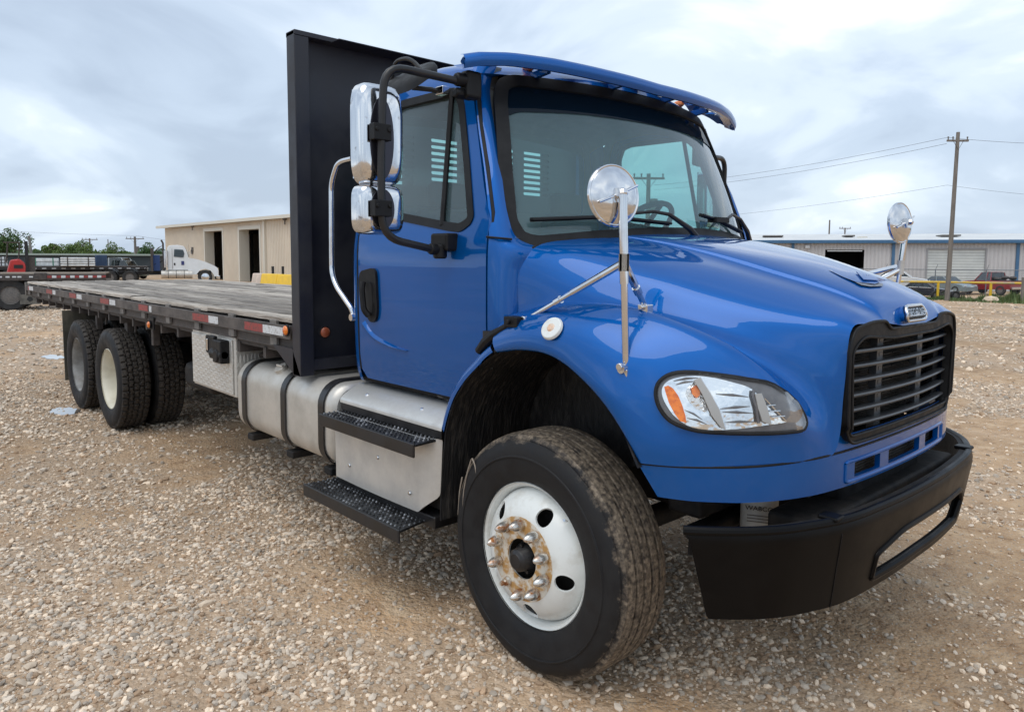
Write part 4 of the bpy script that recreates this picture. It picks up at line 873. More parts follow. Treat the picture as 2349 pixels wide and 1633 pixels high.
G().box((.86,-.40,.76),(.94,.40,.86)).build('tow_plate',BLACKP,T,bevel=.01)
for y in (-.66,.66): G().tube([(.5,y,.62),(.98,y,.70)],.028,n=8).build('bumper_stay',BLACKM,T)
# ---- bulkhead
def slot(y0,y1,z0,z1): return rounded(rect(y0,z0,y1,z1),.012,3)
sl=[]
for k in range(8):
    z=2.487-.042*k
    for a,b in ((-.66,-.37),(-.235,.065),(.235-.02,.50),(.60,.86)): sl.append(slot(a,b,z-.024,z-.002))
bh=panel('bulkhead',rect(-1.20,1.06,1.20,2.93),sl,lambda y,z:(-1.875,y,z),.25,.012,BULK,T,gstep=.2)
for s in (-1,1):
    g=G()
    g.box((-1.895,s*1.222 if s<0 else 1.205,1.02),(-1.80,s*1.205 if s<0 else 1.222,2.955)); g.box((-1.806,s*1.222 if s<0 else 1.135,1.02),(-1.797,s*1.135 if s<0 else 1.222,2.93)) if s<0 else g.box((-1.806,1.135,1.02),(-1.797,1.222,2.93))
    g.build('bulkhead_post',BULK,bh,bevel=.004)
g=G().box((-1.90,-1.222,2.93),(-1.795,1.222,2.958)); g.build('bulkhead_cap',BULK,bh,bevel=.004)
G().box((-1.79,-1.0,2.925),(-1.70,-.0,2.93)).build('cap_strip',BULK,bh)
G().box((-1.86,-1.20,1.05),(-1.80,1.20,1.11)).build('bulkhead_sill',BULK,bh)
for y in (-.8,-.4,.05,.45,.85): 
    G().box((-1.925,y-.035,1.3),(-1.89,y+.035,2.93)).build('bulkhead_rib',BULK,bh,bevel=.004)
for s in (-1,1):
    g=G().prism([(-2.16,1.175),(-1.90,1.175),(-1.80,1.02),(-1.87,1.02)],'y',s*1.218-.004,s*1.218+.004); g.build('corner_gusset',BULK,bh)
# lamp roundels
def roundel(c,n,r,m,parent):
    c=Vector(c); n=Vector(n); b=G().cyl(c,c+n*.012,r*1.25,n=24).build('marker_lamp',BLACKP,parent,bevel=.003)
    P=[]; u=n.orthogonal().normalized(); w_=n.cross(u)
    for rr,h in ((1,.012),(.95,.018),(.6,.024),(.02,.026)): P.append([c+n*h+(u*math.cos(t)+w_*math.sin(t))*r*rr for t in np.linspace(0,2*math.pi,21)])
    G().grid(P).build('amber_lens',m,b,smooth=60); return b
roundel((-1.955,-1.222,1.277),(0,-1,0),.028,AMBER,T)
roundel((-1.805,-1.065,1.268),(1,0,0),.030,mat('dull_amber_lens',(0.28,0.07,0.03),rough=0.3),T)
g=G().box((-4.64,-1.205,1.085),(-4.52,-1.195,1.19)).build('lamp_bracket',BLACKP,T); roundel((-4.60,-1.208,1.125),(0,-1,0),.028,AMBER,T)
# ---- deck
RAILM=mat('scuffed_rail_steel',(0.115,0.098,0.088),(0.05,0.043,0.040),ns=9,rough=0.6,rough2=0.75,bump=(40,.2,.004),thr=(.35,.65),stretch=(.6,1,1))
WOOD=mat('weathered_deck_wood',(0.46,0.41,0.35),(0.15,0.125,0.105),ns=5.5,rough=0.85,nd=8,thr=(0.38,0.64),stretch=(.28,5,5),rand=0.75,bump=(26,0.8,0.015))
deck=G().box((-10.19,-1.15,1.12),(-1.93,1.15,1.30)).build('deck_frame',STEELD,T)
nb=17; wd=2.40/nb
def plank(x0,x1,y0,y1,z1,seed):
    r=random.Random(seed); nx=int((x1-x0)/.09); P=[]
    xs=np.linspace(x0,x1,nx+1)
    rows=[]
    for k,(yy,zz,) in enumerate(((y0+.007,-.03),(y0+.007,-.006),(y0+.014,0),((y0+y1)/2,.001),(y1-.014,0),(y1-.007,-.006),(y1-.007,-.03))):
        row=[]
        for i,x in enumerate(xs):
            n1=noise.noise(Vector((x*1.7,yy*9,seed*3.1)))*.004 if -0.01<zz else 0
            n2=noise.noise(Vector((x*4.3,k*5,seed*7.7)))
            ed=.004*n2 if k in (1,2,4,5) else 0
            dz=-.007*max(0,n2-.25)*3 if k in (1,2,4,5) else 0
            row.append((x,yy+ed,z1+zz+n1+dz))
        rows.append(row)
    return G().grid(rows)
for i in range(nb):
    y0=-1.20+i*wd
    cuts=[-10.20]+sorted(random.Random(i).sample([-8.6,-7.4,-6.3,-5.2,-4.1,-3.3],1 if i%3 else 2))+[-1.93]
    for k in range(len(cuts)-1):
        plank(cuts[k]+.003,cuts[k+1]-.003,y0,y0+wd,1.345+random.Random(i*9+k).uniform(-.004,.003),i*10+k).build('plank',WOOD,deck,smooth=50)
for s in (-1,1):
    g=G().box((-10.19,s*1.175-.012,1.155),(-1.90,s*1.175+.012,1.30)); g.box((-10.19,s*1.16-.03,1.155),(-1.90,s*1.185,1.165)); g.build('side_channel',STEELD,T,bevel=.003)
    rl=G().box((-10.19,s*1.216-.006,1.222),(-1.93,s*1.216+.006,1.303)).build('rub_rail',RAILM,T,bevel=.004)
    for k in range(13):
        x=-10.0+.652*k
        if x>-2.0: continue
        G().box((x-.045,s*1.20-.012,1.17),(x+.045,s*1.20+.009,1.322)).build('stake_pocket',STEELG,rl,bevel=.003)
    if s<0:
        for (a,b,m) in ((-9.98,-9.90,REDT),(-9.90,-9.62,WHT),(-8.753,-8.42,REDT),(-8.38,-8.22,WHT),(-7.485,-7.18,REDT),(-7.14,-6.92,WHT),(-6.141,-5.83,REDT),(-5.80,-5.60,WHT),(-4.856,-4.60,REDT),(-4.56,-4.50,WHT),(-3.52,-3.20,REDT),(-3.20,-3.025,WHT),(-2.572,-2.292,REDT),(-2.292,-2.013,WHT)):
            G().box((a,-1.2245,1.238),(b,-1.2225,1.289)).build('reflective_tape',m,rl)
G().box((-10.24,-1.22,1.15),(-10.19,1.22,1.335)).build('rear_rail',STEELG,T,bevel=.006)
for x in np.arange(-9.8,-2,.41): G().box((x-.02,-1.16,1.06),(x+.02,1.16,1.13)).build('cross_member',STEELD,deck)
# ================================================================== GROUND
def sst(x): x=np.clip(x,0,1); return x*x*(3-2*x)
def GZ(x,y): return -1.0*sst((np.asarray(y,float)-9)/50.0)-.32*sst((-np.asarray(x,float)-14)/46.0)*(1-sst((np.asarray(y,float)-20)/30))
def gz(x,y): return float(GZ(x,y))
_lat=rng.random((256,256))
def vn(x,y,s=0):
    x=np.asarray(x,float)+s*17.31; y=np.asarray(y,float)+s*9.77; i=np.floor(x).astype(int); j=np.floor(y).astype(int); fx=x-i; fy=y-j; fx=fx*fx*(3-2*fx); fy=fy*fy*(3-2*fy)
    g=lambda a,b:_lat[a&255,b&255]
    return (g(i,j)*(1-fx)+g(i+1,j)*fx)*(1-fy)+(g(i,j+1)*(1-fx)+g(i+1,j+1)*fx)*fy
def fbm(x,y,s,o=4):
    r=0; a=.5; t=0
    for k in range(o): r=r+a*vn(x*2**k,y*2**k,s+k); t+=a; a*=.5
    return r/t
PUD=[((-7.93,-1.62),.42,.16),((-12.3,-2.6),.55,.16)]
for i,(px,py,rx,ry) in enumerate(((150,940,.30,.15),(122,817,.42,.16))):
    p=at(px,py,'z',0); PUD[i]=((p.x,p.y),rx,ry)
def mud(x,y):
    m=.82*sst((fbm(x*.8,y*1.0,3)-.45)/.26)
    k=sst((fbm(x*2.1,y*2.1,9)-.35)/.3)
    band=np.exp(-((y+1.9+.12*x)/.55)**2)*sst((x+1)/4)*.0
    # wheel-track soil in front of and beside the truck, loose stone to its right
    side=sst((x+.5)/1.5)*.46+sst((y-1.5)/4)*.30-.34*sst((-x-.0)/2.0)*sst((-y-.9)/.8)*sst((x+9)/3)
    side=side+.55*np.exp(-((x+9.3)/3.2)**2-((y+2.9)/1.3)**2)
    return np.clip(m*.95+side+.04+.35*(k-.5),0,1)
n=380; u=np.linspace(-1,1,n)
def axis(c,lo,hi,n):
    t=np.linspace(-1,1,n); k=6.2; s=np.sinh(k*t)/np.sinh(k); return c+np.where(s<0,-s*lo*0+s*(c-lo),s*(hi-c))
xs=axis(0.3,-900,700,n); ys=axis(-1.6,-300,1300,n)
X,Y=np.meshgrid(xs,ys,indexing='ij')
near=np.clip(1-np.hypot(X-0,Y+1)/60,0,1)
Z=GZ(X,Y)+near*((fbm(X*.5,Y*.5,21)-.5)*.07+(fbm(X*3,Y*3,31)-.5)*.022+(fbm(X*11,Y*11,37,2)-.5)*.014)*sst((np.hypot(X,Y)-.0)/1)-.004
for (c,rx,ry) in PUD:
    e=np.hypot((X-c[0])/rx,(Y-c[1])/ry); Z=np.where(e<2.2,Z*sst((e-1)/1.2)-.012*(1-sst((e-.6)/.9)),Z)
Z=Z-.006
me=bpy.data.meshes.new('ground'); nv=n*n
me.vertices.add(nv); me.vertices.foreach_set('co',np.stack([X,Y,Z],-1).ravel())
I=np.arange(nv).reshape(n,n); q=np.stack([I[:-1,:-1],I[1:,:-1],I[1:,1:],I[:-1,1:]],-1).reshape(-1,4)
me.loops.add(q.size); me.loops.foreach_set('vertex_index',q.ravel()); me.polygons.add(len(q)); me.polygons.foreach_set('loop_start',np.arange(0,q.size,4)); me.polygons.foreach_set('use_smooth',np.ones(len(q),bool)); me.update(calc_edges=True)
MU=mud(X,Y); at_=me.attributes.new('mud','FLOAT','POINT'); at_.data.foreach_set('value',MU.ravel().astype(np.float32))
gm=bpy.data.materials.new('gravel_yard'); gm.use_nodes=True; t=gm.node_tree; b=t.nodes['Principled BSDF']; tc=t.nodes.new('ShaderNodeTexCoord'); O=tc.outputs['Object']
a_=t.nodes.new('ShaderNodeAttribute'); a_.attribute_name='mud'
def nz(sc_,dt=5,r=.6,dist=0):
    k=t.nodes.new('ShaderNodeTexNoise'); k.inputs['Scale'].default_value=sc_; k.inputs['Detail'].default_value=dt; k.inputs['Roughness'].default_value=r; k.inputs['Distortion'].default_value=dist; t.links.new(O,k.inputs['Vector']); return k.outputs[0]
def vor(sc_,feat='F1',out='Distance'):
    k=t.nodes.new('ShaderNodeTexVoronoi'); k.feature=feat; k.inputs['Scale'].default_value=sc_; t.links.new(O,k.inputs['Vector']); return k.outputs[out]
def cmix(f,a,b_,mode='MIX'):
    k=t.nodes.new('ShaderNodeMix'); k.data_type='RGBA'; k.blend_type=mode
    if isinstance(f,(int,float)): k.inputs[0].default_value=f
    else: t.links.new(f,k.inputs[0])
    for i,s in ((6,a),(7,b_)):
        if isinstance(s,tuple): k.inputs[i].default_value=(*s,1)
        else: t.links.new(s,k.inputs[i])
    return k.outputs[2]
mudc0=(0.50,0.325,0.185)
stone_c=ramp(t,vor(46,out='Color') if False else nz(70,3,.7),[(0.30,(0.20,0.155,0.115)),(0.5,(0.40,0.33,0.26)),(0.68,(0.60,0.53,0.45))])
vcol=t.nodes.new('ShaderNodeTexVoronoi'); vcol.inputs['Scale'].default_value=34; t.links.new(O,vcol.inputs['Vector'])
sepc=t.nodes.new('ShaderNodeSeparateColor'); t.links.new(vcol.outputs['Color'],sepc.inputs[0])
peb=ramp(t,sepc.outputs[0],[(0.0,(0.16,0.115,0.078)),(0.45,(0.37,0.285,0.205)),(0.8,(0.53,0.43,0.325)),(1.0,(0.70,0.60,0.49))],'LINEAR')
grav=cmix(.5,cmix(.45,peb,stone_c),mudc0)
mudc=ramp(t,nz(5.5,7,.65),[(0.30,(0.30,0.175,0.088)),(0.5,(0.50,0.325,0.185)),(0.68,(0.63,0.455,0.29))])
mudc=cmix(ramp(t,nz(130,3,.7),[(0.56,(0,0,0)),(0.64,(1,1,1))]),mudc,(0.46,0.40,0.33))
mf=mth(t,'ADD',a_.outputs['Fac'],mth(t,'MULTIPLY',mth(t,'SUBTRACT',nz(9,6,.65),.5),1.1)); mf=ramp(t,mf,[(0.30,(0,0,0)),(0.72,(1,1,1))],'LINEAR')
big=ramp(t,nz(.22,5,.6),[(0.35,(0.80,0.80,0.80)),(0.65,(1.12,1.12,1.12))])
colr=cmix(1.0,cmix(mf,grav,mudc),big,'MULTIPLY'); t.links.new(colr,b.inputs['Base Color'])
damp=ramp(t,nz(.9,5,.6),[(0.45,(0.88,0.88,0.88)),(0.66,(0.55,0.55,0.55))]); t.links.new(damp,b.inputs['Roughness']); b.inputs['Specular IOR Level'].default_value=.3
hh=mth(t,'ADD',mth(t,'MULTIPLY',mth(t,'SUBTRACT',1.0,vor(34)),.9),mth(t,'ADD',mth(t,'MULTIPLY',mth(t,'SUBTRACT',1.0,vor(75)),.4),mth(t,'MULTIPLY',nz(14,6,.7),1.2)))
bpn=t.nodes.new('ShaderNodeBump'); bpn.inputs['Strength'].default_value=.85; bpn.inputs['Distance'].default_value=.016; t.links.new(hh,bpn.inputs['Height']); t.links.new(bpn.outputs[0],b.inputs['Normal'])
me.materials.append(gm); ground=bpy.data.objects.new('ground',me); COL.objects.link(ground); tag(ground,kind='structure')
gx=xs; gy=ys
def zs(px,py):
    i=np.clip(np.searchsorted(gx,px)-1,0,n-2); j=np.clip(np.searchsorted(gy,py)-1,0,n-2); fx=(px-gx[i])/(gx[i+1]-gx[i]); fy=(py-gy[j])/(gy[j+1]-gy[j])
    return (Z[i,j]*(1-fx)+Z[i+1,j]*fx)*(1-fy)+(Z[i,j+1]*(1-fx)+Z[i+1,j+1]*fx)*fy
WATER=bpy.data.materials.new('puddle_water'); WATER.use_nodes=True; wb=WATER.node_tree.nodes['Principled BSDF']; wb.inputs['Base Color'].default_value=(0.16,0.13,0.10,1); wb.inputs['Roughness'].default_value=.06; wb.inputs['Specular IOR Level'].default_value=1.0; wb.inputs['Coat Weight'].default_value=1.0
for k,(c,rx,ry) in enumerate(PUD):
    fr_=lambda a:.80+.75*(float(fbm(np.array([2.2*math.cos(a)+9+k]),np.array([2.2*math.sin(a)+4]),77,4)[0])-.35)
    P=[(c[0]+rx*math.cos(a)*fr_(a),c[1]+ry*math.sin(a)*fr_(a)) for a in np.linspace(0,2*math.pi,90,endpoint=False)]
    o=link('puddle_water',[(x,y,.0015-.012) for x,y in P],[tuple(range(90))],WATER,None,0); tag(o,kind='structure')
# ---- loose stone: rocks scattered over the yard by geometry nodes
RK=[mat('limestone_pebble',(0.80,0.655,0.50),(0.54,0.42,0.305),ns=40,rough=0.88,rand=0.75,thr=(0.35,0.65)),mat('grey_pebble',(0.63,0.535,0.43),(0.40,0.33,0.26),ns=40,rough=0.85,rand=0.8,thr=(0.35,0.65)),mat('brown_pebble',(0.54,0.38,0.24),(0.30,0.19,0.12),ns=30,rough=0.88,rand=0.6,thr=(0.35,0.65))]
rocks=bpy.data.collections.new('rock_shapes')
bm=bmesh.new(); bmesh.ops.create_icosphere(bm,subdivisions=1,radius=1); iv=[v.co.copy() for v in bm.verts]; ifc=[tuple(v.index for v in f.verts) for f in bm.faces]; bm.free()
for k in range(9):
    r=random.Random(k+50); sx,sy,sz=r.uniform(.8,1.25),r.uniform(.65,1.0),r.uniform(.42,.75)
    vs=[]
    for v in iv:
        q=v*(1+.28*noise.noise(v*1.6+Vector((k*5,0,0)))+r.uniform(-.09,.09)); vs.append((q.x*sx,q.y*sy,q.z*sz))
    mm=bpy.data.meshes.new('rock_shape'); mm.from_pydata(vs,[],ifc); mm.materials.append(RK[(0,1,0,1,2,0,1,0,1)[k]]); 
    if k%2: mm.polygons.foreach_set('use_smooth',[True]*len(mm.polygons)); mm.set_sharp_from_angle(angle=R_(45))
    ro=bpy.data.objects.new('rock_shape',mm); rocks.objects.link(ro)
pts=[]
def zone(r0,r1,cnt,s0,s1,a=52):
    # area-uniform samples in a ring sector round the viewpoint, wider than the lens sees
    r=np.sqrt(rng.random(cnt)*(r1*r1-r0*r0)+r0*r0); th=YAW+np.radians(rng.uniform(-a,a,cnt)); x=CAM.x+r*np.cos(th); y=CAM.y+r*np.sin(th)
    m=mud(x,y); cl=fbm(x*6,y*6,61,2); keep=rng.random(cnt)<(1-.86*np.clip(m*1.25,0,1))*(.12+1.05*cl)
    x,y,m=x[keep],y[keep],m[keep]; s=s0+(s1-s0)*1.25*rng.random(len(x))**3.4
    s=s*(1-.25*(m>.6)*(rng.random(len(x))>.12))
    for (c,rx,ry) in PUD:
        e=np.hypot((x-c[0])/rx,(y-c[1])/ry); s=np.where(e<1,s*.8*(rng.random(len(x))<.22),s)
    k=s>0.0005; return np.stack([x,y,s],1)[k]
Z_=[zone(1.2,6,195000,.0036,.0165),zone(6,13,180000,.0058,.023),zone(13,30,85000,.014,.045,44),zone(30,62,22000,.03,.07,40)]
Z_=np.concatenate(Z_); px_,py_,ps_=Z_.T
big_=rng.random(len(px_))<.012; ps_=np.where(big_,ps_*1.7,ps_)
co=np.stack([px_,py_,zs(px_,py_)+ps_*.22],1)
pm=bpy.data.meshes.new('loose_gravel'); pm.vertices.add(len(co)); pm.vertices.foreach_set('co',co.ravel())
for nm,arr in (('rsize',ps_),('ridx',rng.integers(0,9,len(co)).astype(float))):
    q=pm.attributes.new(nm,'FLOAT','POINT'); q.data.foreach_set('value',arr.astype(np.float32))
q=pm.attributes.new('rrot','FLOAT_VECTOR','POINT'); ro_=np.stack([rng.normal(0,.3,len(co)),rng.normal(0,.3,len(co)),rng.uniform(0,6.28,len(co))],1); q.data.foreach_set('vector',ro_.astype(np.float32).ravel())
grv=bpy.data.objects.new('loose_gravel',pm); COL.objects.link(grv); tag(grv,'loose limestone gravel strewn over the yard','gravel',kind='stuff')
ng=bpy.data.node_groups.new('scatter_rocks','GeometryNodeTree'); ng.interface.new_socket('Geometry',in_out='INPUT',socket_type='NodeSocketGeometry'); ng.interface.new_socket('Geometry',in_out='OUTPUT',socket_type='NodeSocketGeometry')
gi_=ng.nodes.new('NodeGroupInput'); go_=ng.nodes.new('NodeGroupOutput'); ip=ng.nodes.new('GeometryNodeInstanceOnPoints'); ci=ng.nodes.new('GeometryNodeCollectionInfo'); ci.inputs['Collection'].default_value=rocks; ci.inputs['Separate Children'].default_value=True; ci.inputs['Reset Children'].default_value=True
def na(nm,ty):
    k=ng.nodes.new('GeometryNodeInputNamedAttribute'); k.data_type=ty; k.inputs['Name'].default_value=nm; return k.outputs['Attribute']
ip.inputs['Pick Instance'].default_value=True
ng.links.new(gi_.outputs[0],ip.inputs['Points']); ng.links.new(ci.outputs[0],ip.inputs['Instance']); ng.links.new(na('rsize','FLOAT'),ip.inputs['Scale']); ng.links.new(na('ridx','FLOAT'),ip.inputs['Instance Index']); ng.links.new(na('rrot','FLOAT_VECTOR'),ip.inputs['Rotation']); ng.links.new(ip.outputs[0],go_.inputs[0])
md=grv.modifiers.new('scatter','NODES'); md.node_group=ng
# ================================================================== SURROUNDINGS
def W(px,py,Y): return at(px,py,'y',Y)
TANW=mat('tan_metal_siding',(0.72,0.63,0.51),(0.67,0.585,0.475),ns=.6,rough=0.5,wave=(0,.30,.9))
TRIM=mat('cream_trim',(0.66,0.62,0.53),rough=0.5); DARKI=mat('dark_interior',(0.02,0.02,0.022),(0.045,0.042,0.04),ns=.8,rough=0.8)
CONC=mat('concrete_slab',(0.42,0.40,0.37),(0.34,0.32,0.29),ns=2,rough=0.85)
# ---- tan workshop on the left; long wall parallel to the truck
YB=24.46
def FA(px): return YAW+math.atan((1174.5-px)/FPX)-math.pi/2
def FC(px): return math.cos(math.atan((1174.5-px)/FPX))
FRZ=YAW-math.pi/2   # bearing of things that stand side-on to the yard's long view
b0=W(378,524,YB); ez=b0.z; xl=b0.x; xr=-44.0; zb=-.55
TB=thing('warehouse',(0,0,0),0,'tan metal sided workshop with two tall open doorways left of the black bulkhead','building')
D1=(W(472,600,YB).x,W(512,600,YB).x,W(495,530,YB).z); D2=(W(551,600,YB).x,W(597,600,YB).x,W(575,526,YB).z)
panel('wall',[(xl,zb),(xr,zb),(xr,ez),(xl,ez)],[[(a,zb+.001),(b_,zb+.001),(b_,h),(a,h)] for a,b_,h in (D1,D2)],lambda x,z:(x,YB,z),3.0,.0,TANW,TB)
g=G()
for x in np.arange(xl+.3,xr,.305):
    z1=ez-.02; z0=zb
    if any(a-.3<x<b_+.3 for a,b_,h in (D1,D2)): z0=max(D1[2],D2[2])+.32
    g.prism([(x-.035,YB),(x-.018,YB-.045),(x+.018,YB-.045),(x+.035,YB)],'z',z0,z1)
rb=g.build('siding_rib',TANW,TB,smooth=0); rb['kind']='stuff'
wl=G(); wl.box((xl,YB+.02,zb),(xl+.1,YB+26,ez)); wl.box((xr-.1,YB+.02,zb),(xr,YB+26,ez)); wl.box((xl,YB+26,zb),(xr,YB+26.1,ez)); 
for x0 in (xl+.02,xr-.12): wl.prism([(YB+.02,ez),(YB+13,ez+1.24),(YB+26,ez)],'x',x0,x0+.1)
wl.build('side_wall',TANW,TB)
G().prism([(YB-.45,ez-.02),(YB-.45,ez+.22),(YB+13,ez+1.5),(YB+26.4,ez+.22),(YB+26.4,ez-.02),(YB+13,ez+1.25)],'x',xl-1.3,xr+.5).build('roof',mat('cream_roof',(0.66,0.63,0.56),rough=0.5),TB)
G().box((xl-1.3,YB-.58,ez-.02),(xr+.5,YB-.43,ez+.26)).build('gutter',TRIM,TB)
for a,b_,h in (D1,D2):
    g=G(); g.box((a-.28,YB-.06,zb),(a,YB+.9,h+.28)); g.box((b_,YB-.06,zb),(b_+.28,YB+.9,h+.28)); g.box((a,YB-.06,h),(b_,YB+.9,h+.28)); g.build('door_frame',TRIM,TB)
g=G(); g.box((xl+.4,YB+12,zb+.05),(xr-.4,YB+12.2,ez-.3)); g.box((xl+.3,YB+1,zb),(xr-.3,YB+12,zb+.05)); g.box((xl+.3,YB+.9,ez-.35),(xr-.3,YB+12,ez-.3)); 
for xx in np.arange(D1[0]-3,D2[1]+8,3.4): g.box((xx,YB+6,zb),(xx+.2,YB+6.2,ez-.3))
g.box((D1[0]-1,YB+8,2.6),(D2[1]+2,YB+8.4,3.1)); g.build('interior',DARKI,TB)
for px in (610,):
    x=W(px,560,YB).x; G().box((x-.18,YB-.20,zb),(x+.10,YB-.02,ez)).build('downspout',TRIM,TB)
x=W(432,560,YB).x; G().box((x,YB-.1,zb+1.2),(x+.08,YB-.02,3.1)).build('conduit',TRIM,TB)
for px,py in ((442,578),(443,572)): 
    p=W(px,py,YB); G().box((p.x-.18,YB-.14,p.z-.22),(p.x+.18,YB-.02,p.z+.22)).build('meter_box',STEELG,TB)
for px,py in ((434,517),(645,501)):
    p=W(px,py,YB-.5); g=G().ball((p.x,p.y+.3,p.z),.22,8); g.cyl((p.x,p.y+.3,p.z-.5),(p.x,p.y+.3,p.z),.05); g.build('roof_vent',STEELG,TB)
def wheelset(spots,r,wd,m,par,hubm,name='wheel'):
    for (x,y,z,s) in spots:
        w_=G().lathe([(r*.58,0),(r*.62,-.02*0),(r*.9,-.012),(r,.03),(r,wd-.03),(r*.9,wd),(r*.58,wd)],(0,0,0),n=28); o=w_.build(name,m,par,smooth=40); o.location=(x,y,z)
        if s>0: o.rotation_euler=(0,0,math.pi)
        h=G().lathe([(r*.58,.0),(r*.55,.05),(r*.3,.03),(.001,.02)],(0,0,0),n=20).build('rim',hubm,o,smooth=40)
RUB=mat('far_tyre_rubber',(0.016,0.016,0.017),(0.03,0.029,0.028),ns=5,rough=0.75)
WTP=mat('white_truck_paint',(0.74,0.76,0.77),(0.68,0.70,0.70),ns=1.5,rough=0.3,coat=0.7)
CARG=glassmat('far_car_glass',(0.25,0.30,0.32),refl=1.6,haze=.15,hcol=(0.06,0.08,0.09))
# ---- white day-cab tractor in front of the workshop (local x forward)
LW=119/FPX*56*FC(430); k=LW/4.55; p=dep(371,640,56); WG=gz(p.x,p.y)
WT=thing('white_tractor',tuple(Vector((p.x,p.y,WG))+Vector((math.cos(YAW),math.sin(YAW),0))*1.1),FA(430),'white day cab semi tractor with sloped hood parked before the tan workshop','truck')
def sc3(P): return [(x*k,y,z) for x,y,z in P]
prof=[(0,1.05),(1.75,1.05),(1.85,1.15),(1.85,2.05),(1.62,2.72),(1.45,2.90),(.9,2.98),(.15,2.93),(0,2.75)]
cabm=[]
for y,s in ((-1.02,.97),(-.97,1.0),(-.5,1.0),(.5,1.0),(.97,1.0),(1.02,.97)):
    cabm.append([(x*k,y*(1-.07*max(0,z-2)),(z-2)*s+2) for x,z in prof])
g=G().grid(cabm,False); nn=len(prof)
g.add(cabm[0],[tuple(range(nn))]); g.add(cabm[-1],[tuple(range(nn-1,-1,-1))]); g.build('cab',WTP,WT,smooth=40)
hp_=[(1.75,1.05),(1.85,2.0),(2.6,1.90),(3.4,1.68),(4.1,1.42),(4.42,1.25),(4.52,1.05),(4.5,.62),(4.15,.55),(4.02,.78),(3.75,1.06),(3.3,1.16),(2.85,1.06),(2.58,.78),(2.50,.72),(2.1,.72)]
hm=[[(x*k,y*(1-.12*max(0,(x-2)/2.5)*(1 if z>1.2 else 0)),z) for x,z in hp_] for y in (-1.08,1.08)]
g=G().grid([r+[r[0]] for r in hm]); g.add(hm[0],[tuple(range(len(hp_)))]); g.add(hm[1],[tuple(range(len(hp_)-1,-1,-1))]); g.build('hood',WTP,WT,smooth=30,bevel=.05,seg=2)
G().box((4.52*k,-.45,.62),(4.56*k,.45,1.22)).build('grille',CHROME,WT)
G().box((4.4*k,-1.1,.35),(4.65*k,1.1,.62)).build('bumper',CHROME,WT,bevel=.04)
dw=[(.55,2.08),(1.30,2.02),(1.42,2.05),(1.50,2.32),(1.40,2.62),(.62,2.66)]
for s in (-1,1):
    wv=link('door_window',[(x*k,s*(1.035-.07*(z-2)),z) for x,z in dw],[tuple(range(len(dw)))],CARG,WT,0)
G().prism([(1.86*k,2.06),(1.60*k,2.74),(1.63*k,2.75),(1.89*k,2.07)],'y',-.85,.85).build('windscreen',CARG,WT)
for s in (-1,1):
    G().cyl((-.15*k,s*1.08,1.25),(-.15*k,s*1.08,2.55),.16,n=14).build('air_cleaner',CHROME,WT); G().tube([(.42*k,s*1.05,1.15),(.42*k,s*1.05,2.7)],.012,n=6).build('door_seam',STEELG,WT)
    G().box((1.9*k,s*1.12-.03,2.05),(1.95*k,s*1.30,2.5)).build('side_mirror',CHROME,WT,bevel=.02)
    G().cyl((.55*k-.9,s*1.0,.72),(2.15*k,s*1.0,.72),.30,n=18).build('fuel_tank',ALU,WT,smooth=40)
    for xx in (0,.7,1.4): G().cyl((xx*k,s*1.0,.72),(xx*k+.05,s*1.0,.72),.308,n=18).build('tank_band',STEELG,WT)
    g=G().box((1.2*k,s*1.035-.004,1.45),(1.45*k,s*1.035+.004,1.75)); g.build('door_placard',mat('navy_print',(0.03,0.04,0.16),rough=.5) if s<0 else bpy.data.materials['navy_print'],WT)
    g=G().box((.55*k,s*1.035-.004,1.42),(.68*k,s*1.035+.004,1.60)); g.build('door_decal',TEXTD,WT)
G().tube([(-.35*k,-.9,.9),(-.35*k,-.9,3.1),(-.5*k,-.9,3.35)],.07,n=10).build('exhaust_stack',STEELD,WT)
wheelset([(3.3*k,-1.1,.52,-1),(3.3*k,1.1,.52,1)],.52,.3,RUB,WT,CHROME)
wheelset([(-2.6,-1.2,.52,-1),(-2.6,1.2,.52,1),(-3.95,-1.2,.52,-1),(-3.95,1.2,.52,1)],.52,.55,RUB,WT,STEELG)
g=G().box((-5.2,-.45,.72),(3.9*k,.45,.98)); g.build('frame',UNDER,WT)
for x in (-2.6,-3.95):
    for s in (-1,1):
        A=[[(x+.62*math.cos(a),s*y,.55+.62*math.sin(a)) for a in np.linspace(R_(15),R_(165),12)] for y in (.62,1.22)]
        G().grid(A).build('quarter_fender',BLACKP,WT,smooth=60)
G().box((-1.15,-1.1,.95),(-1.0,1.1,2.75)).build('headache_rack',STEELD,WT,bevel=.02)
G().box((-1.0,-.5,1.0),(-.55,.5,2.2)).build('rack_locker',mat('blue_locker',(0.03,0.08,0.25),rough=.5),WT)
g=G()
for y in (-.5,0,.5): g.tube([(-.2,y,1.9),(-.6,y*.8,1.6),(-.9,y,1.5),(-1.6,y*.3,1.15)],.03,n=6)
g.build('air_lines',SEAL,WT)
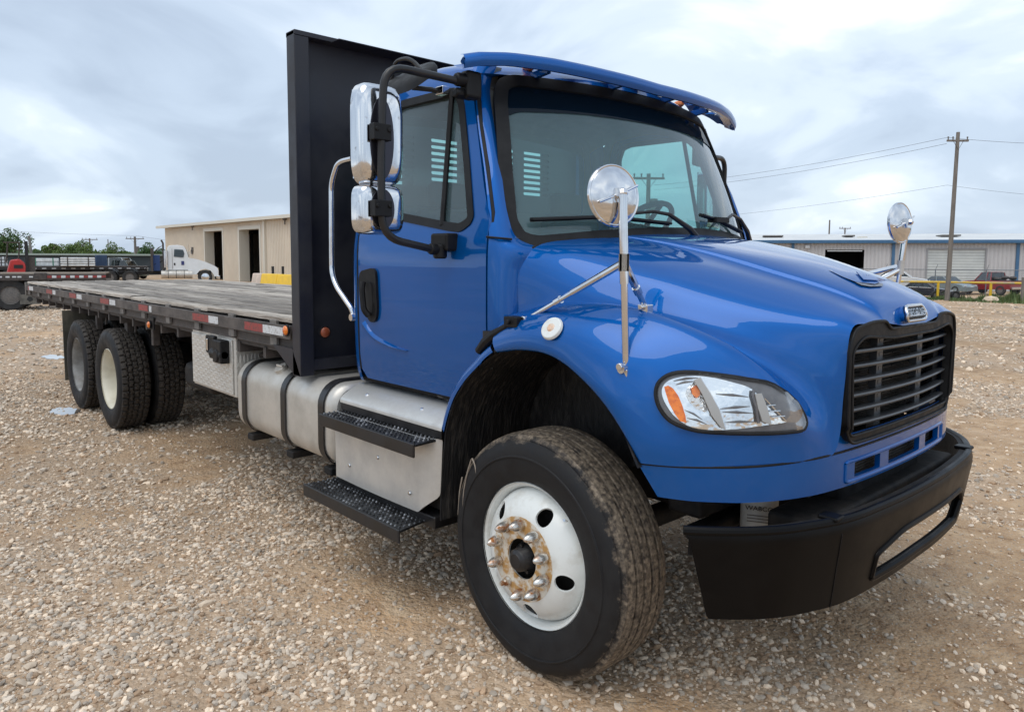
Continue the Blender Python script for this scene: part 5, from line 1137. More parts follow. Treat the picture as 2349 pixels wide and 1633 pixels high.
# ---- black flatbed trailer, its load, bundles
def px2x(px,px0,d,c=200): return (px-px0)/FPX*d*FC(c)
DB=62; p=dep(60,611,DB); gB=gz(p.x,p.y)
BT=thing('flatbed_trailer',(p.x,p.y,gB),FA(200),'long black flatbed trailer loaded with white wrapped bundles in the middle distance','trailer')
L0=px2x(350,60,DB); zt=dep(200,611,DB).z-gB
g=G().box((-4,-.1,zt-.12),(L0,2.4,zt)); g.build('deck',STEELD,BT); G().box((-4,-.13,zt-.32),(L0,-.05,zt-.12)).build('side_rail',BLACKM,BT)
for i in range(14): G().box((i*L0/13-.3,-.15,zt-.24),(i*L0/13+.02,-.131,zt-.18)).build('white_reflector',WHT,BT)
wheelset([(-2.5,-.05,.5,-1),(-1.2,-.05,.5,-1)],.5,.5,RUB,BT,STEELG)
g=G().box((-3,.8,zt-.55),(L0,1.6,zt-.32)); g.box((L0*.6,.3,0),(L0*.6+.15,.45,zt-.3)); g.build('frame_beam',UNDER,BT)
BUNW=mat('white_wrap',(0.74,0.76,0.76),(0.55,0.57,0.57),ns=3,rough=0.45); BUNG=mat('green_band',(0.05,0.22,0.14),rough=.5)
def bundle(px0,px1,pt,pb,Y,label,rows,band):
    a=dep(px0,pb,Y); zz_=dep(px0,pt,Y).z; o=thing('pipe_bundle',(a.x,a.y,a.z),FA(200),label,'bundle','white wrapped bundles on the black trailer'); L=px2x(px1,px0,Y); H=zz_-a.z
    for r in range(rows):
        G().box((0,0,r*H/rows+.015),(L,1.6,(r+1)*H/rows-.02)).build('wrapped_pack',BUNW,o,bevel=.05)
    for xx in (.2,.8): G().box((L*xx-.03,-.02,0),(L*xx+.05,1.62,H)).build('dunnage',BUNG if band else STEELD,o)
bundle(0,14,589,611,62.6,'white wrapped bundle cut by the left edge of the picture',3,False)
bundle(68,134,592,611,62.6,'white wrapped bundle with green bands beside the forklift mast',2,True)
bundle(139,219,590,611,62.6,'white wrapped bundle with dark spacers left of the blue container',4,False)
p=dep(219,611,66); zq=dep(219,585,66).z; gg=gz(p.x,p.y); Lc=px2x(247,219,66); SB=thing('storage_container',(p.x,p.y,gg),FA(200),'dark blue storage container between the white bundles and the silver van','container')
g=G().box((0,0,0),(Lc,2.2,zq-gg)).build('container_body',mat('navy_steel',(0.03,0.06,0.12),(0.045,0.08,0.15),ns=2,rough=.5),SB,bevel=.03)
for i in range(5): G().box((.1+i*(Lc-.2)/5,-.04,.1),(.16+i*(Lc-.2)/5,0,zq-gg-.1)).build('corrugation',bpy.data.materials['navy_steel'],g)
# ---- red forklift
DF=40; p=dep(15,616,DF); gF=gz(p.x,p.y); FL=thing('forklift',(p.x,p.y,gF),FA(60),'red forklift with tall black mast beyond the near trailer','forklift')
Lf=px2x(58,15,DF); zf=dep(30,594,DF).z-gF; zp=p.z-gF
RED=mat('red_machine_paint',(0.50,0.02,0.018),(0.38,0.02,0.018),ns=2,rough=.4,coat=.4)
G().prism([(0,.5),(Lf*.9,.5),(Lf,zp+.1),(Lf*.94,zf*.88),(Lf*.7,zf),(Lf*.2,zf*.97),(0,zf*.6)],'y',0,1.2).build('counterweight',RED,FL,bevel=.08)
G().box((Lf*.38,-.02,zp),(Lf*.85,0.0,zf*.82)).build('side_vent',TEXTD,FL)
g=G(); zm=dep(62,553,DF).z-gF
xm=px2x(57,15,DF); xm2=px2x(65,15,DF)
g.box((xm,.1,.2),(xm2,.4,zm)); g.box((xm,.9,.2),(xm2,1.2,zm-.02)); g.box((xm,.2,zm-.2),(xm2,1.1,zm-.1)); g.build('mast',BLACKM,FL)
g=G(); g.box((xm2,.2,.3),(xm2+.3,.3,1.9)); g.box((xm2,1.0,.3),(xm2+.3,1.1,1.9)); g.build('carriage',STEELD,FL)
g=G(); zr=dep(30,557,DF).z-gF
for x in (Lf*.0,Lf*.62): 
    for y in (.1,1.1): g.tube([(x,y,zf*.9),(x+.1,y,zr)],.035,n=6)
g.box((-.1,.05,zr),(Lf*.75,1.15,zr+.06)); g.build('overhead_guard',STEELD,FL)
wheelset([(.35,-.05,.4,-1),(Lf*.85,-.05,.45,-1)],.42,.3,RUB,FL,RED)
# ---- near flatbed trailer behind our truck
DN=25; p=dep(243,628,DN); gzn=gz(*dep(30,628,DN)[:2])
NT=thing('flatbed_trailer',(p.x,p.y,gzn),FRZ+.8*(FA(150)-FRZ),'flatbed trailer with brown deck and red and white taped side rail, nearest behind the truck','trailer')
zt=dep(150,626,DN).z-gzn
WOOD2=mat('brown_trailer_deck',(0.20,0.15,0.11),(0.30,0.245,0.19),ns=3,rough=.85,stretch=(.4,4,4),rand=.4)
for i in range(12): G().box((-14,.03+i*.2,zt-.04),(-.05,.22+i*.2,zt+random.uniform(-.004,.004))).build('deck_board',WOOD2,NT)
G().box((-14,-.06,zt-.24),(0,.0,zt-.03)).build('side_rail',STEELD,NT,bevel=.01); G().box((-14,2.45,zt-.24),(0,2.51,zt-.03)).build('side_rail',STEELD,NT)
xa_=px2x(111,243,DN); tb_=G().box((xa_-.02,-.075,zt-.20),(0,-.061,zt-.04)).build('rail_cap',STEELD,NT,bevel=.004)
nt_=13
for i in range(nt_): G().box((xa_+i*(-xa_)/nt_,-.082,zt-.155),(xa_+(i+1)*(-xa_)/nt_-.004,-.076,zt-.075)).build('reflective_tape',REDT if i%2==0 else WHT,tb_)
for px in (2,10,26,40,51,76): x=px2x(px,243,DN); G().box((x-.06,-.075,zt-.14),(x+.05,-.061,zt-.09)).build('reflective_tape',WHT,NT)
g=G().box((-14,.75,zt-.62),(-.2,.85,zt-.24)); g.box((-14,1.65,zt-.62),(-.2,1.75,zt-.24)); g.box((-5,.3,zt-.9),(-2.9,2.2,zt-.6)); g.build('frame_beam',UNDER,NT)
xw=px2x(28,243,DN)
wheelset([(xw,.03,.5,-1),(xw-1.3,.03,.5,-1),(xw,2.42,.5,1),(xw-1.3,2.42,.5,1)],.51,.58,RUB,NT,STEELG)
x=px2x(70,243,DN); G().box((x-.28,.0,.20),(x+.30,.02,.52)).build('mud_flap',mat('dusty_flap',(0.16,0.15,0.13),(0.09,0.085,0.075),ns=5,rough=.9),NT); G().cyl((x,-.01,.37),(x,.0,.37),.09,n=5).build('flap_emblem',TEXTD,NT); x=px2x(126,243,DN); G().cyl((x,.3,.34),(x,1.5,.34),.17,n=14).build('air_tank',STEELG,NT)
x=px2x(98,243,DN); G().box((x-.2,-.1,zt-.22),(x+.15,.05,zt+.02)).build('ratchet_block',STEELD,NT,bevel=.02)
# ---- far cars
def car(name,loc,rz,L,Wd,H,col,label,cat,kind='sedan',group=None,wm=None):
    o=thing(name,loc,rz,label,cat,group); pm_=mat(name+'_paint_'+str(len(bpy.data.materials)),col,tuple(c*.85 for c in col),ns=1,rough=.3,coat=.8)
    h=H
    if kind=='sedan': lower=[(0,.32),(0,.62*h*.95),(.12,.66*h),(L*.78*0+L*.22,.70*h),(L*.64,.68*h),(L*.95,.55*h),(L,.42*h),(L,.25),(L*.86,.22)]; cabn=[(L*.12,.68*h),(L*.25,h*.98),(L*.36,h),(L*.52,.98*h),(L*.68,.66*h)]
    elif kind=='suv': lower=[(0,.35),(0,.60*h),(L*.70,.60*h),(L*.97,.52*h),(L,.40*h),(L,.3),(L*.9,.26)]; cabn=[(0.02,.58*h),(L*.05,.96*h),(L*.1,h),(L*.50,.98*h),(L*.66,.58*h)]
    else: lower=[(0,.5),(0,.62*h),(L*.40,.62*h),(L*.72,.62*h),(L*.97,.56*h),(L,.48*h),(L,.38),(L*.9,.34)]; cabn=[(L*.38,.60*h),(L*.40,.97*h),(L*.45,h),(L*.58,.97*h),(L*.70,.60*h)]
    S_=[]
    for y,s in ((-Wd/2,.94),(-Wd/2+.05,1.0),(0,1.02),(Wd/2-.05,1.0),(Wd/2,.94)): S_.append([(x,y,(z-.45)*s+.45) for x,z in lower+[lower[0]]])
    g=G().grid(S_); g.add(S_[0][:-1],[tuple(range(len(lower)))]); g.add(S_[-1][:-1],[tuple(range(len(lower)-1,-1,-1))]); g.build('body',pm_,o,smooth=35)
    ins=.16
    C_=[[(x,y*(1-ins*(z-.6*h)/(.4*h)),z) for x,z in cabn] for y in (-Wd/2+.04,Wd/2-.04)]
    g=G().grid(C_); g.add(C_[0],[tuple(range(len(cabn)))]); g.add(C_[1],[tuple(range(len(cabn)-1,-1,-1))]); g.build('greenhouse',CARG if kind!='x' else pm_,o,smooth=30)
    # roof skin and pillars
    rf=[c for c in cabn[1:-1]]; g=G().grid([[(x,y*(1-ins)*1.01,z+.012) for x,z in rf] for y in (-Wd/2+.04,Wd/2-.04)]); g.build('roof',pm_,o,smooth=60)
    for (a,b_) in ((cabn[0],cabn[1]),(cabn[-1],cabn[-2]),((cabn[2][0]+.1,.6*h),(cabn[2][0]+.05,h*.99))):
        for s in (-1,1): G().tube([(a[0],s*(Wd/2-.03),a[1]),(b_[0],s*(Wd/2-.03)*(1-ins),b_[1])],.04,n=6).build('pillar',pm_,o)
    r=.33 if kind!='truck' else .39
    wheelset([(L*.19,-Wd/2-.01,r,-1),(L*.82,-Wd/2-.01,r,-1),(L*.19,Wd/2+.01,r,1),(L*.82,Wd/2+.01,r,1)],r,.22,RUB,o,wm or STEELG)
    for s in (-1,1): G().box((L-.03,s*Wd*.36-.14,.45*h),(L+.01,s*Wd*.36+.14,.53*h)).build('headlight',WHT,o,bevel=.02); G().box((-.015,s*Wd*.42-.09,.44*h),(.02,s*Wd*.42+.09,.58*h)).build('tail_light',REDT,o)
    return o,pm_
def facing(px0,px1,d0,d1):
    a=dep(px0,600,d0); b_=dep(px1,600,d1); return Vector((a.x,a.y,gz(a.x,a.y))),math.atan2(b_.y-a.y,b_.x-a.x),math.hypot(b_.x-a.x,b_.y-a.y)
l,r,L=facing(251,325,73,73); car('silver_van',(l.x,l.y,l.z),r,L,1.9,2.0,(0.45,0.48,0.50),'silver green van parked far behind the black trailer','van','suv')
l,r,L=facing(258,300,69,69); car('parked_suv',(l.x+1,l.y,l.z),r,L*1.5,1.9,1.75,(0.10,0.13,0.12),'dark suv parked in front of the silver van','car','suv')
# dark screen fence / shed roofline at far left
a=dep(-60,600,88); b_=dep(345,600,92); zc=dep(150,583,90).z
th=math.atan2(b_.y-a.y,b_.x-a.x); Ls=math.hypot(b_.x-a.x,b_.y-a.y)
SH=thing('long_shed',(a.x,a.y,-.6),th,'long low dark open shed with pale roof edge along the far left skyline','shed')
G().box((0,0,0),(Ls,8,zc+.45)).build('shed_wall',mat('shed_dark',(0.03,0.045,0.055),(0.05,0.06,0.07),ns=.3,rough=.8),SH); G().box((-.5,-.4,zc+.45),(Ls+.5,8.4,zc+.66)).build('shed_roof',mat('shed_roof_grey',(0.30,0.36,0.33),rough=.6),SH)
# ---- yellow barrier blocks, bollards
YEL=mat('yellow_barrier_paint',(0.80,0.50,0.02),(0.66,0.42,0.04),ns=2.5,rough=.55,thr=(.45,.75)); PAL=mat('bare_pale_concrete',(0.62,0.50,0.42),(0.5,0.42,0.35),ns=3,rough=.8)
YY=9.5
xa,xb_,xc,xd,xe=[W(p,640,YY).x for p in (572,592,628,673,760)]; ztp=W(600,628,YY).z; zg=gz(xb_,YY)
bid=0
for x0,x1,m_,lb in ((xa,xb_,PAL,'bare pale concrete barrier block at the left end of the yellow row'),(xb_+.01,xc,YEL,'yellow painted concrete barrier block next to the bare one'),(xc+.01,xd,YEL,'yellow painted barrier block touching the black bulkhead post'),(xd+.01,xe,YEL,'yellow barrier block hidden behind the cab')):
    if lb.endswith('cab'): continue
    o=G().prism([(YY,zg),(YY,zg+.35),(YY+.14,ztp-.04),(YY+.16,ztp),(YY+.42,ztp),(YY+.44,ztp-.04),(YY+.58,zg+.35),(YY+.58,zg)],'x',x0+.005,x1-.005).build('concrete_barrier',m_,None,bevel=.02); tag(o,lb,'barrier','concrete barriers behind the deck')
for px in (628,651):
    a=W(px-2,611,15.0); b_=W(px+1.5,640,15.0); o=G().cyl((a.x,15,gz(a.x,15)),(a.x-.02,15,a.z),.075,n=12).build('bollard',BLACKM,None); tag(o,'slim black bollard '+('left of the pair' if px<640 else 'right of the pair')+' in front of the tan workshop','bollard','black bollards')
# ---- right hand warehouse
pa=dep(1640,600,73.5); pb=dep(2560,600,64); pa.z=pb.z=0
wd_=(pb-pa).normalized(); wn=Vector((-wd_.y,wd_.x,0)); 
if wn.dot(CAM-pa)>0: wn=-wn      # wn points away from the viewer
def wp_(px,py):
    d=ray(px,py); t_=(pa-CAM).dot(wn)/d.dot(wn); h=CAM+d*t_; return (h-pa).dot(wd_),h.z
ang=math.atan2(wd_.y,wd_.x); RWH=thing('warehouse',(pa.x,pa.y,0),ang,'grey metal warehouse with blue eave and blue posts on the right','building')
Lw=(pb-pa).length; zE=wp_(2050,557)[1]; zB=-1.25
sg=1 if Matrix.Rotation(ang,3,'Z')@Vector((0,1,0))@wn>0 else -1
GRYW=mat('grey_metal_siding',(0.56,0.55,0.55),(0.52,0.51,0.51),ns=.5,rough=.5,wave=(0,.33,.9)); BLT=mat('blue_trim',(0.045,0.13,0.25),(0.055,0.15,0.28),ns=2,rough=.45)
dk=[wp_(1893,573),wp_(1983,573)]; dg=[wp_(2129,573),wp_(2261,573)]
hl_=[[(dk[0][0],zB+.01),(dk[1][0],zB+.01),(dk[1][0],dk[0][1]),(dk[0][0],dk[0][1])],[(dg[0][0],zB+.01),(dg[1][0],zB+.01),(dg[1][0],dg[0][1]),(dg[0][0],dg[0][1])]]
panel('wall',[(-20,zB),(Lw+4,zB),(Lw+4,zE),(-20,zE)],hl_,lambda x,z:(x,0,z),4,0,GRYW,RWH)
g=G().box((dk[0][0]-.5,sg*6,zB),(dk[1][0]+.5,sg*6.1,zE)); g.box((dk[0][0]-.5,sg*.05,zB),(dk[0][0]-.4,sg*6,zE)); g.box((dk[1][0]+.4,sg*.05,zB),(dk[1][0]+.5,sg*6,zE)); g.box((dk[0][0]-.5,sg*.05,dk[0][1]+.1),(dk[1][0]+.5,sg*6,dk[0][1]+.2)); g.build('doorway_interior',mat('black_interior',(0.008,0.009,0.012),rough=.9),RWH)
G().box((dk[0][0]+.2,sg*-.02,dk[0][1]-.16),(dk[1][0]-.2,sg*.06,dk[0][1]-.06)).build('door_strip_lamp',WHT,RWH)
RD=mat('white_roller_slat',(0.60,0.63,0.61),(0.54,0.57,0.56),ns=1,rough=.45)
g=G()
for x in np.arange(-19.8,Lw+4,.33):
    z0=zB
    if dg[0][0]-.2<x<dg[1][0]+.2: z0=dg[0][1]+.16
    if dk[0][0]<x<dk[1][0]: z0=dk[0][1]+.02
    y_=-.045 if sg>0 else .045
    g.prism([(x-.035,0),(x-.018,y_),(x+.018,y_),(x+.035,0)],'z',z0,zE-.06)
rb=g.build('siding_rib',GRYW,RWH,smooth=0); rb['kind']='stuff'
ns_=15; hz=(dg[0][1]-zB)/ns_
for i in range(ns_): G().box((dg[0][0],sg*.06 if sg>0 else -.10,zB+i*hz+.012),(dg[1][0],sg*.10 if sg>0 else -.06,zB+(i+1)*hz-.012)).build('door_slat',RD,RWH)
G().box((dg[0][0]-.2,sg*.12-.01,zB),(dg[1][0]+.2,sg*.12+.01,dg[0][1])).build('door_backing',STEELG,RWH)
g=G()
for x0,x1 in ((dg[0][0]-.14,dg[0][0]),(dg[1][0],dg[1][0]+.14)): g.box((x0,-.05,zB),(x1,.03,dg[0][1]+.14))
g.box((dg[0][0],-.05,dg[0][1]),(dg[1][0],.03,dg[0][1]+.14)); g.build('door_frame',mat('door_frame_grey',(0.30,0.30,0.31),rough=.5),RWH)  # door surround in one even grey, darker than the siding
for px in (1817.6,2048,2333,2560): x=wp_(px,600)[0]; G().box((x-.13,-.14 if sg>0 else .01,zB),(x+.13,-.01 if sg>0 else .14,zE)).build('blue_downspout',BLT,RWH)
G().box((-20,-.55 if sg>0 else .02,zE-.06),(Lw+4,-.02 if sg>0 else .55,zE+.26)).build('blue_eave',BLT,RWH,bevel=.05)
zP=1.7+52.5/1680*88
G().prism([(sg*-.5,zE+.24),(sg*18,zP+.35),(sg*18,zP+.25),(sg*-.45,zE+.14)],'x',-20,Lw+4).build('roof',mat('white_metal_roof',(0.66,0.66,0.64),(0.58,0.58,0.57),ns=.4,rough=.5),RWH)
for px0,px1 in ((1758,1808),(1963,1988),(2208,2256)):
    a=wp_(px0,550)[0]; b_=wp_(px1,550)[0]; G().box((a,sg*8-1.2,zE+.28+(zP-zE)*.5),(b_,sg*8+1.2,zE+.42+(zP-zE)*.5)).build('skylight',STEELG,RWH)
g=G()
for px in (1995,2003,2011): a=wp_(px,548)[0]; g.cyl((a,sg*6,zE),(a,sg*6,zE+.75),.2,n=10)
g.build('roof_vent',TRIM,RWH)
p=wp_(1852,566); G().box((p[0]-.2,-.25,p[1]-.15),(p[0]+.2,-.02,p[1]+.15)).build('wall_lamp',WHT,RWH)
# cars and scrap behind the fence
l,r,L=facing(2004,2130,60,58); car('white_sedan',(l.x,l.y,l.z+.42),r,L*1.04,1.8,1.5,(0.72,0.73,0.73),'white sedan with raised rear, behind the yellow pipe rail','car')
o_=thing('car_trailer',(l.x,l.y,l.z),r,'low dark trailer frame carrying the white sedan','trailer'); G().box((-.2,-.9,.30),(L+.3,.9,.42)).build('deck',STEELD,o_); wheelset([(L*.45,-.95,.33,-1),(L*.6,-.95,.33,-1)],.33,.2,RUB,o_,STEELG)
l,r,L=facing(2070,2150,55.5,54); car('black_sedan',(l.x,l.y,l.z-.1),r,L*1.5,1.75,1.25,(0.02,0.018,0.03),'low black wrecked car just left of the utility pole','car',wm=WHT)
l,r,L=facing(2128,2185,62,60); car('pale_sedan',(l.x,l.y,l.z+.05),r,L*1.75,1.8,1.4,(0.22,0.27,0.28),'pale grey car half hidden behind the utility pole','car')
l,r,L=facing(2340,2232,57.5,60); o,pm_=car('red_pickup',(l.x,l.y,l.z+.02),r-.30,L*1.28,1.95,1.83,(0.26,0.012,0.016),'dark red pickup with black gear in its bed, behind the yellow rail','pickup truck','truck')
Lp=L*1.28
G().box((-.12,-.9,.48),(.0,.9,.66)).build('rear_bumper',CHROMED,o,bevel=.02); G().box((.0,-.92,1.12),(Lp*.36,.92,1.16)).build('bed_cover',BLACKP,o)
g=G(); 
for k_ in range(6): g.ball((Lp*.12+k_*.22,random.uniform(-.5,.5),1.28+random.uniform(0,.12)),.24,8,(1.3,1,.6))
g.build('bed_cargo',STEELD,o,smooth=60)
# yellow pipe rail
a=dep(2010,600,52.5); b_=dep(2520,600,47.5); th=math.atan2(b_.y-a.y,b_.x-a.x); Lr=math.hypot(b_.x-a.x,b_.y-a.y)
za=gz(a.x,a.y); zh=dep(2200,648,50.5).z
YR=thing('pipe_barrier',(a.x,a.y,0),th,'long yellow pipe rail on short posts along the far gravel edge','barrier')
RY=mat('chipped_yellow_pipe',(0.70,0.46,0.06),(0.42,0.36,0.24),ns=1.6,rough=.55,thr=(.5,.62))
G().tube([(0,0,zh),(Lr,0,zh)],.075,n=12).build('rail',RY,YR)
def raild(px):
    d=ray(px,640); A=Vector((a.x,a.y,0)); dr=Vector((math.cos(th),math.sin(th),0)); nn=Vector((-dr.y,dr.x,0)); t_=(A-CAM).dot(nn)/d.dot(nn); return ((CAM+d*t_)-A).dot(dr)
for px in (2034,2153,2274,2400): x=raild(px); G().cyl((x,0,zh-1.25),(x,0,zh-.05),.085,n=12).build('post',YEL,YR)
# chain link fence
a2=dep(1990,600,54.5); b2=dep(2520,600,49.0); th2=math.atan2(b2.y-a2.y,b2.x-a2.x); Lf2=math.hypot(b2.x-a2.x,b2.y-a2.y); ztop=dep(2250,619,52.5).z
CF=thing('chain_link_fence',(a2.x,a2.y,0),th2,'thin chain link fence with top rail in front of the grey warehouse','fence')
GAL=mat('galvanised_steel',(0.20,0.22,0.24),rough=.5,metal=.4)
G().tube([(-6,0,ztop),(Lf2,0,ztop)],.028,n=6).build('top_rail',GAL,CF)
d2=Vector((math.cos(th2),math.sin(th2),0)); n2_=Vector((-d2.y,d2.x,0))
def fx(px): d=ray(px,640); A=Vector((a2.x,a2.y,0)); t_=(A-CAM).dot(n2_)/d.dot(n2_); return ((CAM+d*t_)-A).dot(d2)
for px in (2030,2145,2262,2380): x=fx(px); g=G().cyl((x,0,ztop-2.1),(x,0,ztop),.035,n=8); g.tube([(x,0,ztop),(x+.12,-.1,ztop+.38)],.018,n=6); g.build('post',GAL,CF)
g=G(); h_=1.9
for i in range(int((Lf2+6)/.14)):
    x=-6+i*.14
    for s in (0,1):
        p0=(x+(h_ if s else 0),0,ztop-h_); p1=(x+(0 if s else h_),0,ztop)
        g.add([p0,(p0[0]+.006,.004,p0[2]),(p0[0],.008,p0[2]),p1,(p1[0]+.006,.004,p1[2]),(p1[0],.008,p1[2])],[(0,1,4,3),(1,2,5,4),(2,0,3,5)])
mo=g.build('mesh_wires',GAL,CF,smooth=0); mo['kind']='stuff'
# ---- utility poles and lines
POLE=mat('weathered_pole_wood',(0.22,0.195,0.17),(0.15,0.135,0.12),ns=4,rough=.85,stretch=(3,3,.3))
def pole(px,pyb,pyt,d,arm,label,r0=.16,r1=.11,armz=None,extra=False,lean=0):
    b0=dep(px,pyb,d); z0=min(b0.z,gz(b0.x,b0.y)); zt_=dep(px,pyt,d).z; o=thing('utility_pole',(b0.x,b0.y,z0-.3),YAW-math.pi/2,label,'utility pole','utility poles')
    G().cyl((0,0,0),(lean,0,zt_-z0+.3),r0,r1,n=14).build('pole_shaft',POLE,o)
    H=zt_-z0+.3
    if arm:
        za_=H-(armz or .45); G().box((lean-arm,-.06,za_-.06),(lean+arm,.06,za_+.06)).build('crossarm',POLE,o)
        for xx in (-arm*.9,-arm*.45,arm*.9): g=G().cyl((lean+xx,0,za_+.06),(lean+xx,0,za_+.18),.045,.03,n=8); g.cyl((lean+xx,0,za_+.18),(lean+xx,0,za_+.26),.05,n=8); g.build('insulator',STEELG,o)
        G().tube([(lean-arm*.5,-.07,za_),(lean,-.12,za_-.6),(lean+arm*.5,-.07,za_)],.015,n=6).build('arm_brace',STEELD,o)
    if extra: G().cyl((lean+.32,0,H-2.2),(lean+.32,0,H-1.4),.22,n=14).build('transformer',STEELG,o)
    return o
pole(2173,676,309,49,.70,'tall wooden utility pole with short crossarm in front of the grey warehouse',armz=.55,lean=.12)
pole(1901,560,505,110,0,'bare thin pole on the skyline above the dark doorway',.14,.1)
pole(1937,560,523,120,.95,'small skyline pole with crossarm right of the bare one',.14,.1,armz=.1)
pole(75,585,542,95,0,'leaning bare pole on the left skyline beside the big tree',.2,.16,lean=-.35)
pole(207,585,547,120,1.3,'distant crossarm pole behind the middle trees',.16,.12,armz=.2)
pole(311,590,543,105,1.3,'distant crossarm pole with transformer left of the white tractor',.2,.15,armz=.3,extra=True)
pole(249,585,549,140,0,'thin distant pole above the palm-like tree',.12,.08)
def wire(pts,label,sag=.4,r=.011):
    P=[]; 
    for (p0,p1) in zip(pts[:-1],pts[1:]):
        for k_ in range(13):
            s=k_/12; q=p0.lerp(p1,s); q.z-=sag*4*s*(1-s); P.append(q)
    o=G().tube(P,r,n=5).build('power_line',STEELD,None,smooth=0); tag(o,label,'power line','power lines')
pt=lambda px,py,d: dep(px,py,d)
wire([pt(1500,425,75),pt(2172,316,49),pt(2700,322,60)],'upper power line running from the cab to the pole top')
wire([pt(1500,436,75),pt(2172,330,49)],'second power line just below the upper one')
wire([pt(1450,510,75),pt(2173,425,49),pt(2700,455,60)],'low sagging power line halfway down the tall pole',r=.008)
wire([pt(-300,505,110),pt(311,541,105),pt(700,575,105)],'faint power line over the left trees',r=.013)
# scene behind the cab seen through the windscreen: pole with transformer
pole(1482,690,402,42,.9,'utility pole with crossarm seen through the windscreen and door glass',armz=.25,extra=True)
# ---- trees
def leafmat(name,a,b_): 
    m=mat(name,a,b_,ns=.9,rough=.6,thr=(.35,.65)); return m
LM=[leafmat('leaf_dark',(0.045,0.095,0.025),(0.075,0.135,0.035)),leafmat('leaf_light',(0.09,0.16,0.035),(0.14,0.20,0.05))]
def tree(px,pyt,pyb,d,wpx,label,seed,light=False,n=5200,clumps=20,name='tree'):
    pyt-=5; wpx*=1.3
    b0=dep(px,pyb,d); zt_=dep(px,pyt,d).z; z0=gz(b0.x,b0.y); H=zt_-z0; Wr=wpx/FPX*d/2
    o=thing(name,(b0.x,b0.y,z0),random.uniform(0,6),label,'tree','trees on the left skyline'); r=np.random.default_rng(seed)
    g=G().tube([(0,0,-.3),(.05,0,H*.25),(.1,.05,H*.5),(0,0,H*.8)],[.22,.18,.12,.04],n=8)
    for k_ in range(7):
        a=k_*.9; g.tube([(0,0,H*(.2+.07*k_)),(Wr*.35*math.cos(a),Wr*.35*math.sin(a),H*(.42+.06*k_)),(Wr*.7*math.cos(a),Wr*.7*math.sin(a),H*(.5+.06*k_))],[.09,.06,.02],n=5)
    g.build('trunk',POLE,o)
    C=r.normal(0,1,(clumps,3)); C/=np.linalg.norm(C,axis=1)[:,None]; rad=r.uniform(.15,.82,clumps)[:,None]
    C=C*rad*np.array([Wr,Wr,H*.40])+np.array([0,0,H*.56]); R2=r.uniform(.22,.42,clumps)*min(Wr,H*.5)
    idx=r.integers(0,clumps,n); D_=r.normal(0,1,(n,3)); D_/=np.linalg.norm(D_,axis=1)[:,None]; P=C[idx]+D_*(R2[idx]*r.uniform(.55,1.1,n)**.5)[:,None]; P[:,2]=np.maximum(P[:,2],.25)
    s=r.uniform(.07,.17,n)*max(.8,H/5); A=r.normal(0,1,(n,3)); B=r.normal(0,1,(n,3)); A/=np.linalg.norm(A,axis=1)[:,None]; B-=A*(A*B).sum(1)[:,None]; B/=np.linalg.norm(B,axis=1)[:,None]
    V=np.stack([P-A*s[:,None],P+B*s[:,None]*.6,P+A*s[:,None],P-B*s[:,None]*.6],1).reshape(-1,3)
    link('crown',V.tolist(),[(4*i,4*i+1,4*i+2,4*i+3) for i in range(n)],LM[1 if light else 0],o,0)
tree(8,522,590,105,95,'big rounded dark green tree at the left edge',1,n=4200,clumps=24)
tree(-40,530,590,110,100,'dark green tree mostly cut off by the left edge',11,n=2500)
tree(122,553,585,105,34,'narrow bushy tree left of the middle clump',2,True)
tree(158,560,585,100,50,'light green bushy tree in the middle clump',3,True)
tree(186,548,585,108,58,'tallest light green tree of the middle clump',4,True,n=3600)
tree(248,562,590,110,46,'spreading low tree right of the middle clump',5,True)
tree(284,572,590,112,36,'small tree beside the distant transformer pole',6,True)
tree(352,556,592,100,50,'tree rising behind the white tractor',7)
tree(90,570,588,115,60,'low dark shrub tree between the big tree and the middle clump',8)
tree(1750,546,560,190,22,'tiny treetop over the warehouse roof at the windscreen edge',9,n=700)
hd_=G()
# far-off tree belt on the horizon
r=np.random.default_rng(5); n=9000; th_=r.uniform(YAW-1.2,YAW+1.2,n); dd=r.uniform(240,300,n); H_=3+3*fbm(th_*14,th_*0,5)
P=np.stack([CAM.x+dd*np.cos(th_),CAM.y+dd*np.sin(th_),-1.2+H_*r.random(n)**.7],1); s=r.uniform(.7,1.6,n); A=r.normal(0,1,(n,3)); A/=np.linalg.norm(A,axis=1)[:,None]; B=np.cross(A,r.normal(0,1,(n,3))); B/=np.linalg.norm(B,axis=1)[:,None]
V=np.stack([P-A*s[:,None],P+B*s[:,None]*.6,P+A*s[:,None],P-B*s[:,None]*.6],1).reshape(-1,3)
o=link('far_tree_belt',V.tolist(),[(4*i,4*i+1,4*i+2,4*i+3) for i in range(n)],LM[0],None,0); tag(o,'far-off belt of low trees along the horizon','trees',kind='stuff')
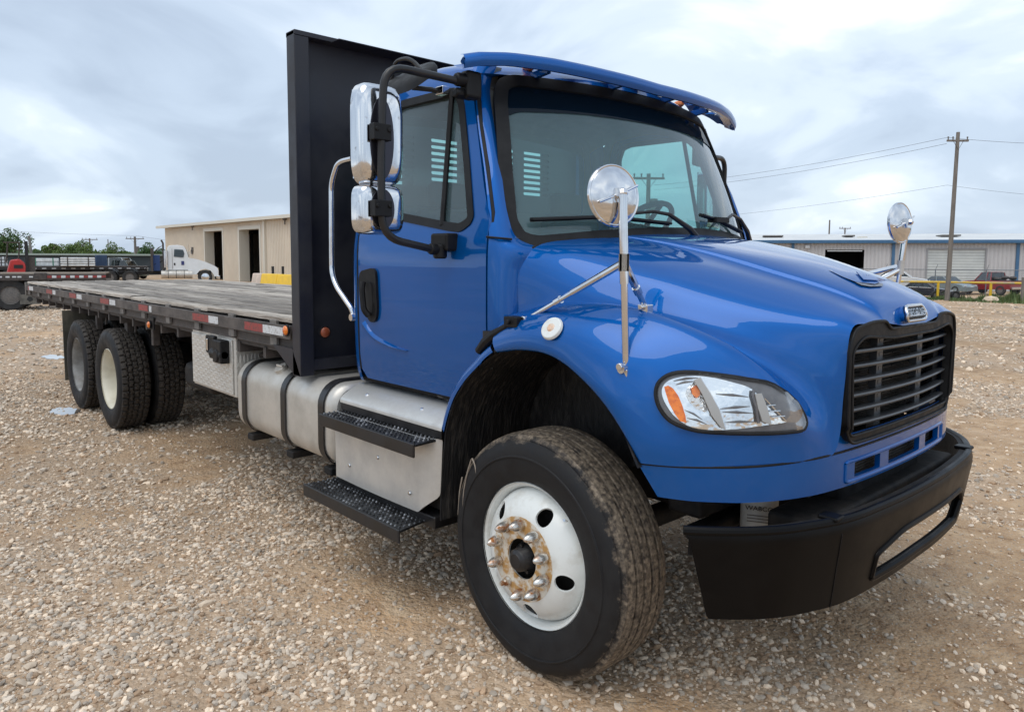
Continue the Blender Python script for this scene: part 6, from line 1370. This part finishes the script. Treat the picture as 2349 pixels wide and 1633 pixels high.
# ---- weeds at the far gravel edge
r=np.random.default_rng(9); n=15000
fr=r.uniform(-.04,1.12,n); c0=dep(2080,600,50.5); c1=dep(2400,600,46.5)
off=r.normal(0,1,n)*1.1+1.2; ddir=(c1-c0); nn_=Vector((-ddir.y,ddir.x,0)).normalized()
if nn_.dot(CAM-c0)>0: nn_=-nn_
x=c0.x+ddir.x*fr+nn_.x*off; y=c0.y+ddir.y*fr+nn_.y*off; cl=fbm(x*.8,y*.8,71,3); kp=cl>.40; x,y,cl=x[kp],y[kp],cl[kp]; n=len(x); h=.10+(cl-.40)*2.2*r.random(n)
z=GZ(x,y)-.02; a=r.uniform(0,6.28,n); wv_=.03+.03*r.random(n); lx=r.normal(0,.12,n); ly=r.normal(0,.12,n)
V=np.stack([np.stack([x-wv_*np.cos(a),y-wv_*np.sin(a),z],1),np.stack([x+wv_*np.cos(a),y+wv_*np.sin(a),z],1),np.stack([x+lx,y+ly,z+h],1)],1).reshape(-1,3)
o=link('weeds',V.tolist(),[(3*i,3*i+1,3*i+2) for i in range(n)],leafmat('weed_green',(0.06,0.12,0.03),(0.13,0.17,0.06)),None,0); tag(o,'green weeds along the foot of the yellow pipe rail','weeds',kind='stuff')
p=dep(2274,676,47.6); o=G().ball((p.x,p.y,gz(p.x,p.y)+.12),.42,8,(1.2,.8,.7)).build('boulder',RK[0],None,smooth=0); tag(o,'pale boulder at the foot of the yellow rail post','boulder')
p=dep(2346,676,47.5); o=G().box((p.x-.09,p.y-.09,gz(p.x,p.y)-.1),(p.x+.13,p.y+.09,dep(2346,640,47.5).z+.1)).build('fence_post',POLE,None); tag(o,'short weathered wooden post at the right edge of the picture','post')
# scrap heap low behind the pole
o=thing('scrap_trailer',tuple(dep(2168,672,51.5)[:2])+(gz(*dep(2168,672,51.5)[:2]),),YAW-math.pi/2,'low rusty scrap frame in the weeds around the utility pole foot','scrap')
g=G()
for k_ in range(9): g.tube([(random.uniform(-1.0,1.4),random.uniform(-.3,.5),random.uniform(.05,.3)),(random.uniform(-.6,2.0),random.uniform(-.3,.5),random.uniform(.2,.75))],.05,n=6)
g.box((.1,-.2,.3),(1.3,.3,.45)); g.build('frame_bars',STEELD,o); wheelset([(.6,-.3,.3,-1),(-.8,-.3,.3,-1)],.3,.2,RUB,o,STEELG)
print('TRIS',sum(sum(len(p.vertices)-2 for p in ob.data.polygons) for ob in bpy.data.objects if ob.type=='MESH'))
